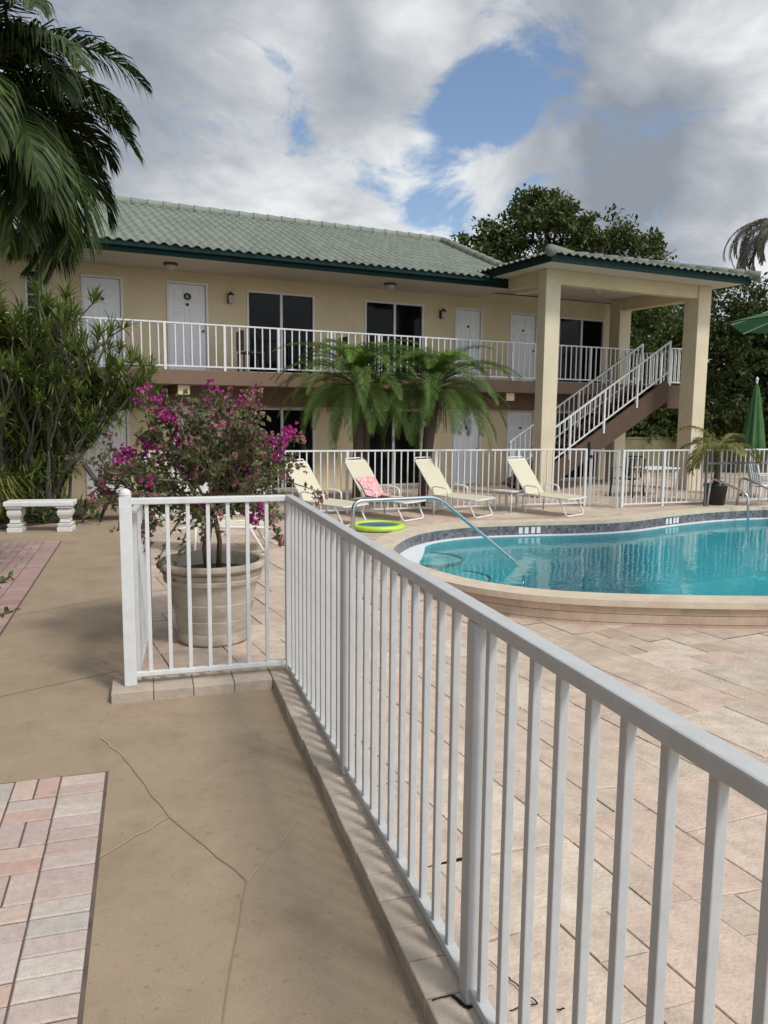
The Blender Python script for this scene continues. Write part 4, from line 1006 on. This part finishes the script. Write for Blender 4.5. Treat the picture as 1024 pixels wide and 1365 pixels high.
# hedge, retaining wall and the neighbour's low roof
def hedge(name, label, x0, x1, y0, y1, z0, z1, leafm, seed, n, rz=0, loc=(0, 0, 0)):
    r = random.Random(seed); root = empty(name, loc, rz, label, 'hedge')
    st = MB()
    for k in range(int((x1 - x0) * 3)):
        x = r.uniform(x0, x1); y = r.uniform(y0, y1); st.tube([(x, y, 0), (x + r.uniform(-.2, .2), y, (z0 + z1) / 2), (x + r.uniform(-.3, .3), y, z1 * .95)], [.03, .02, .008], 5)
    st.build('stems', M['bark'], root)
    mb = MB()
    for k in range(n):
        c = Vector((r.uniform(x0, x1), r.uniform(y0, y1), r.uniform(z0, z1)))
        c.z += .18 * mnoise.noise((c.x * 1.3, c.y, 3))
        for q in range(26):
            p = c + rvec(r) * .26 * r.random() ** .5; leaf(mb, p, rvec(r) + Vector((0, -.3, .1)), (rvec(r) + Vector((0, -.3, 1))).normalized(), r.uniform(.07, .13), .055, r.random())
    mb.build('foliage', M[leafm], root); return root
hedge('hedge', 'dark clipped hedge growing on top of the retaining wall', 0, 9.5, .15, .9, 1.1, 2.2, 'leaf_dark', 3, 560, TH, wpt(14.0, 1.9, 0))
rw = MB(); rw.box(0, 10.5, 0, .2, -.03, 1.12); rw.box(-.03, 10.53, -.03, .23, 1.123, 1.18)
rwo = rw.build('retaining_wall', M['olive_wall'], bevel=.01); rwo.location = wpt(13.0, 1.5, 0); rwo.rotation_euler.z = TH; tag(rwo, 'low olive coloured retaining wall behind the staircase', 'wall')
sh = empty('neighbour_shed', wpt(18.6, 3.2, 0), TH, 'low brown shed with flat white roof beyond the hedge at right', 'shed')
MB().box(-1.2, 1.0, 0, 1.6, -.03, 2.2).build('wall', M['brown_paint'], sh); MB().box(-1.4, 1.15, -.25, 1.8, 2.2, 2.32).build('roof', M['white_flat'], sh, bevel=.01)
MB().box(-.3, -.27, -.03, 0, .1, 1.9).build('door', M['bark'], sh)
ac = empty('rooftop_unit', wpt(18.0, 3.7, 2.32), TH + .3, 'white box unit standing on the flat white shed roof', 'air unit')
MB().box(-.35, .35, -.25, .25, .03, .52).build('housing', M['white_flat'], ac, bevel=.03); MB().box(-.25, .25, -.27, -.252, .1, .45).build('grille', M['grey_metal'], ac)
for a in (-1, 1): MB().box(a * .28 - .03, a * .28 + .03, -.25, .25, 0, .03).build('foot', M['grey_metal'], ac)
# parasols
cu = empty('parasol', (13.45, 14.9, .02), 0, 'closed dark green parasol standing behind the fence', 'parasol', 'green parasols')
MB().tube([(0, 0, 0), (0, 0, 2.68)], .022, 8).build('pole', M['white_flat'], cu, smooth=True)
cm = MB(); nn = 32
prof = [(.02, 2.62), (.06, 2.45), (.11, 2.1), (.165, 1.7), (.21, 1.3), (.235, 1.05), (.19, 1.02)]
b = len(cm.v)
for rr, z in prof:
    for j in range(nn):
        a = 2 * math.pi * j / nn; q = rr * (1 + .22 * math.cos(8 * a)); cm.v.append((q * math.cos(a), q * math.sin(a), z))
for i in range(len(prof) - 1):
    for j in range(nn): j2 = (j + 1) % nn; cm.f.append((i * nn + j, i * nn + j2, (i + 1) * nn + j2, (i + 1) * nn + j)); cm.t.append(.5)
cm.build('canopy', M['green_cloth'], cu, smooth=True); MB().lathe([(.0, 0), (.24, 0), (.24, .05), (.06, .09), (.04, .3)], n=20, cap=False).build('base', M['grey_metal'], cu, smooth=True)
MB().lathe([(.0, 2.64), (.03, 2.66), (.035, 2.72), (.0, 2.76)], n=12, cap=False).build('finial', M['white_flat'], cu, smooth=True)
ou = empty('parasol', (9.0, 8.05, 0), 0, 'open green parasol poking in at the right edge below the arching palm', 'parasol', 'green parasols')
MB().tube([(0, 0, -.25), (0, 0, 3.75)], .025, 10).build('pole', M['white_flat'], ou, smooth=True)
cm = MB(); rc2 = 1.75
for j in range(8):
    a0, a1 = 2 * math.pi * j / 8 + R(20), 2 * math.pi * (j + 1) / 8 + R(20)
    for k in range(6):
        for th in (0, .012):
            def Q(a, k): q = k / 6; return Vector((rc2 * q * math.cos(a), rc2 * q * math.sin(a), 3.72 - .62 * q - .05 * math.sin(math.pi * q) - th))
            f_ = [Q(a0, k), Q(a0, k + 1), Q(a1, k + 1), Q(a1, k)]
            cm.face(f_ if th == 0 else f_[::-1])
cm.build('canopy', M['green_cloth'], ou)
for j in range(8): a = 2 * math.pi * j / 8 + R(20); MB().tube([(.03, 0, 3.66) if False else (.03 * math.cos(a), .03 * math.sin(a), 3.66), (rc2 * .98 * math.cos(a), rc2 * .98 * math.sin(a), 3.07)], .012, 6).build('rib', M['white_flat'], ou)
MB().lathe([(.0, -.25), (.28, -.25), (.28, -.19), (.05, -.15)], n=20, cap=False).build('base', M['grey_metal'], ou, smooth=True)

# tall dracaena shrub left of the path
dr = empty('dracaena_shrub', (-2.3, 15.2, 0), 0, 'tall many stemmed dracaena shrub with strap leaves left of the path', 'shrub')
r = random.Random(21); sm = MB(); fo = MB(); fy = MB()
def tuft(mb, p, d, n, l, w):
    d = d.normalized()
    for k in range(n):
        t = k / n; v = (rvec(r) * 1.0 + d * (.35 + .9 * t) + Vector((0, 0, .15))).normalized()
        ll_ = l * r.uniform(.7, 1.15); s = v.cross(Vector((0, 0, 1)))
        if s.length < .05: s = Vector((1, 0, 0))
        s = s.normalized() * w / 2; b0 = p - d * (1 - t) * .14; m = b0 + v * ll_ * .55; e = m + (v + Vector((0, 0, -.55 * r.uniform(.4, 1.3)))).normalized() * ll_ * .45; tn = r.random()
        mb.face([b0 - s * .6, b0 + s * .6, m + s, m - s], tn); mb.face([m - s, m + s, e], tn)
def branch(p, d, l, rad, depth):
    q = p; pts = [q.copy()]
    for k in range(4): d = (d + rvec(r) * .16 + Vector((0, 0, .10))).normalized(); q = q + d * l / 4; pts.append(q.copy())
    sm.tube(pts, [rad * (1 - .1 * i) for i in range(5)], 6, r.random())
    if depth == 0 or q.z > 3.9:
        tuft(fo, q, d, r.randint(26, 40), r.uniform(.28, .46), .032); return
    for k in range(r.choice((2, 2, 3))): branch(q, (d + rvec(r) * .65).normalized(), l * r.uniform(.6, .85), rad * .72, depth - 1)
    if r.random() < .5: tuft(fo, pts[2], d, 14, .3, .028)
for k in range(52):
    b0 = Vector((r.uniform(-1.5, .85), r.uniform(-.6, .7), 0)); lean = Vector((b0.x * .22 + r.uniform(-.12, .18), r.uniform(-.15, .1), 1))
    branch(b0, lean.normalized(), r.uniform(.95, 1.75), .034, 2)
for tgt in ((2.35, 2.55), (2.0, 2.3), (1.7, 2.7), (1.5, 1.9), (2.1, 2.75), (1.2, 3.0), (1.75, 3.3), (1.3, 1.5), (1.05, 1.2), (1.5, 2.35), (1.9, 2.0), (1.35, 2.7), (1.6, 2.2), (1.2, 2.0), (2.2, 2.35), (1.8, 2.5), (1.1, 3.4), (1.45, 3.0), (1.0, 1.7), (1.3, 2.4)):
    p0 = Vector((r.uniform(.2, .8), r.uniform(-.3, .2), r.uniform(.2, .5))); e = Vector((tgt[0], r.uniform(-.4, .3), tgt[1])); m = p0.lerp(e, .5) + Vector((0, 0, -.12))
    sm.tube([p0, m, e], [.036, .028, .018], 6, r.random()); d = (e - m).normalized(); tuft(fo, e, d, 32, .36, .03)
    for k in range(5):
        c0 = m.lerp(e, r.uniform(.2, .95)); c1 = c0 + (d + rvec(r) * .9).normalized() * r.uniform(.2, .5); sm.tube([c0, c1], [.014, .01], 5, r.random()); tuft(fo, c1, (c1 - c0), 24, .32, .028)
for k in range(150): tuft(fo, Vector((r.uniform(-1.5, .7), r.uniform(-.8, .2), r.uniform(.2, 1.5))), Vector((r.uniform(-.5, .5), -.5, .8)), 18, .36, .03)
for k in range(260): tuft(fo, Vector((r.uniform(-1.5, 1.0), r.uniform(-.6, .6), r.uniform(.25, 3.2))), Vector((r.uniform(-.5, .5), -.3, 1)), 16, .34, .028)
sm.build('stems', M['bark_grey'], dr); fo.build('foliage', M['leaf_drac'], dr)
for k in range(22): tuft(fy, Vector((r.uniform(-1.0, .4), r.uniform(-.7, -.3), r.uniform(2.7, 3.5))), Vector((r.uniform(-.3, .5), -.4, 1)), 16, .24, .05)
fy.build('yellow_leaves', M['leaf_yellow'], dr)
# ornamental grass and low plants beside the bench
og = empty('ornamental_grass', (-2.45, 13.9, .01), 0, 'arching yellow green grass clump at the left edge behind the bench', 'plant')
mb = MB()
for k in range(240):
    a = r.uniform(0, 6.28); l = r.uniform(.5, 1.0); h = r.uniform(.25, .8); b0 = Vector((r.uniform(-.12, .12), r.uniform(-.12, .12), 0)); v = Vector((math.cos(a), math.sin(a), 0)); s = Vector((-v.y, v.x, 0)) * .009
    p1 = b0 + v * l * .25 + Vector((0, 0, h)); p2 = b0 + v * l * .6 + Vector((0, 0, h * 1.05)); p3 = b0 + v * l + Vector((0, 0, h * .55)); tn = r.random()
    mb.face([b0 - s, b0 + s, p1 + s, p1 - s], tn); mb.face([p1 - s, p1 + s, p2 + s, p2 - s], tn); mb.face([p2 - s, p2 + s, p3], tn)
mb.build('blades', M['leaf_yellow'], og)
for i, (x, y, n_, m, lab) in enumerate(((-1.05, 13.75, 40, 'leaf_dark', 'low dark green plant at the right end of the bench'), (-1.75, 13.9, 120, 'leaf_dark', 'low dark green plant growing behind the bench seat'))):
    lpnt = empty('low_plant', (x, y, .01), 0, lab, 'plant', 'low plants around the bench'); mb = MB(); s_ = MB()
    for k in range(6): a = r.uniform(0, 6.28); s_.tube([(0, 0, 0), (.1 * math.cos(a), .1 * math.sin(a), .3)], [.01, .006], 5)
    s_.build('stems', M['bark'], lpnt)
    for k in range(n_): leaf(mb, Vector((r.gauss(0, .13 + .12 * i), r.gauss(0, .1), abs(r.gauss(.18, .12)))), rvec(r) + Vector((0, 0, .5)), rvec(r), r.uniform(.12, .2), .07, r.random())
    mb.build('foliage', M[m], lpnt)

# bougainvillea in its big pot
bp_ = empty('potted_bougainvillea', (.48, 6.34, .02), 0, 'magenta bougainvillea growing in a large beige ribbed pot behind the railing', 'potted plant')
pot = MB(); pot.lathe([(.0, 0), (.265, 0), (.285, .02), (.29, .09), (.283, .10), (.295, .16), (.30, .20), (.295, .205), (.325, .30), (.33, .34), (.325, .345), (.36, .50), (.385, .505), (.39, .535), (.38, .545), (.395, .56), (.40, .585), (.385, .595), (.42, .605), (.435, .625), (.432, .65), (.41, .665), (.38, .66), (.365, .63), (.35, .55), (.0, .545)], n=64, cap=False)
po_ = pot.build('pot', M['pot_clay'], bp_); weld(po_); smooth_by_angle(po_, 40)
MB().lathe([(.0, .57), (.2, .565), (.355, .555)], n=32, cap=False).build('soil', M['soil'], bp_)
tk = MB(); r = random.Random(64); lv = MB(); br_ = MB(); bf_ = MB()
tz = MB(); tz.tube([(-.03, 0, .55), (-.05, .0, .75), (-.02, .01, .95), (-.04, 0, 1.12)], [.035, .032, .03, .028], 10); tz.tube([(.05, .04, .55), (.06, .02, .8), (.02, .0, 1.05)], [.022, .02, .016], 8)
tips = []
def bbranch(p, d, l, rad, depth, droop=.0):
    q = p.copy(); pts = [q.copy()]
    for k in range(5):
        d = (d + rvec(r) * .22 + Vector((0, 0, .06 - droop))).normalized(); q = q + d * l / 5; pts.append(q.copy())
    tk.tube(pts, [rad * (1 - .12 * i) for i in range(6)], 5, r.random())
    tips.append((pts, depth))
    if depth > 0:
        for k in range(r.choice((3, 3, 4))): bbranch(pts[r.choice((2, 3, 4, 5))], (d + rvec(r) * .95).normalized(), l * r.uniform(.55, .85), rad * .6, depth - 1, droop + .015)
for k in range(18):
    a = k * 2.399; el = r.uniform(.0, 1.0); d = Vector((math.cos(a) * math.cos(el) * 1.3, math.sin(a) * math.cos(el) * .8, math.sin(el))); bbranch(Vector((-.03, 0, r.uniform(.95, 1.12))), d.normalized(), r.uniform(.42, .6), .014, 2)
for tgt in ((-.42, -.15, .70), (-.30, -.2, .62), (.62, -.1, .95), (.85, 0, 1.2), (-.62, .0, .95), (-.6, 0, 1.1), (.5, -.2, .9)):
    e = Vector(tgt); p0 = Vector((-.03, 0, 1.05)); m = p0.lerp(e, .5) + Vector((0, 0, .16)); pts = [p0, p0.lerp(m, .5), m, m.lerp(e, .5) + Vector((0, 0, .03)), e, e + Vector((.02, 0, -.06))]; tk.tube(pts, [.012, .01, .009, .007, .005, .003], 5); tips.append((pts, 0)); tips.append((pts, 0))
FC = [Vector(q) for q in ((-.52, 0, 1.97), (-.38, 0, 1.86), (-.50, -.1, 1.62), (-.62, 0, 1.56), (-.66, 0, 1.46), (.02, -.1, 1.82), (.08, 0, 1.72), (-.22, 0, 1.66), (-.15, 0, 1.40), (-.70, 0, 1.22), (.55, 0, 1.55), (.30, 0, 1.86), (-.3, -.1, 1.78), (.0, -.1, 1.95), (.68, .1, 1.7), (-.12, -.1, 1.15), (.35, -.1, .98), (.26, 0, 1.72), (.27, 0, 1.60))]
def bracts(c, n, sp, mb):
    for k in range(n):
        p = c + rvec(r) * sp * r.random() ** .5; base = rvec(r)
        for q in range(3):
            d = (base + rvec(r) * .8).normalized(); leaf(mb, p, d, rvec(r), r.uniform(.028, .042), .032, r.random(), .4)
for pts, dep in tips:
    for i in range(1, len(pts)):
        seg = pts[i] - pts[i - 1]
        for k in range(4 if dep == 2 else 7):
            if r.random() < .25: continue
            p = pts[i - 1] + seg * r.random() + rvec(r) * .03; leaf(lv, p, rvec(r) + Vector((0, 0, .1)), (rvec(r) + Vector((0, 0, .9))).normalized(), r.uniform(.035, .065), r.uniform(.025, .04), r.random(), .3)
    if (dep == 0 and r.random() < .62) or (dep == 1 and r.random() < .3): bracts(pts[-1], r.randint(2, 7), .055, bf_ if r.random() < .92 else br_)
for c in FC:
    for k in range(3): bracts(c + rvec(r) * .07, r.randint(4, 9), .06, br_)
tz.build('trunk', M['bark'], bp_, smooth=True); tk.build('branches', M['lightbark'], bp_); lv.build('foliage', M['leaf_boug'], bp_); br_.build('flowers', M['bract'], bp_); bf_.build('faded_flowers', M['bract_faded'], bp_)
# stray twig poking in at the left edge, rooted in a border plant just outside the frame
tg_ = empty('border_shrub', (-1.075, 2.70, .01), 0, 'leafy twigs of a border shrub poking in at the left edge above the path', 'shrub')
s_ = MB(); mb = MB()
def twig(pts, n):
    pts = [Vector(q) for q in pts]; s_.tube(pts, [.008 - .001 * i for i in range(len(pts))], 5)
    e = pts[-1]; d = (pts[-1] - pts[-2]).normalized()
    for k in range(n): leaf(mb, e - d * .012 * k, (d * .6 + rvec(r) * .9), rvec(r), r.uniform(.022, .036), .018, r.random(), .3)
twig([(0, 0, 0), (.08, 0, .55), (.25, 0, 1.0), (.5, .0, 1.24), (.645, 0, 1.32)], 10)
twig([(0, 0, 0), (.1, .0, .5), (.28, 0, .95), (.5, 0, 1.17), (.645, 0, 1.205)], 12)
for k in range(10):
    a = R(r.uniform(100, 260)); twig([(0, 0, 0), (.15 * math.cos(a), .15 * math.sin(a), .3), (.3 * math.cos(a), .3 * math.sin(a), r.uniform(.4, .8))], 14)
s_.build('stems', M['bark'], tg_); mb.build('foliage', M['leaf_mid'], tg_)
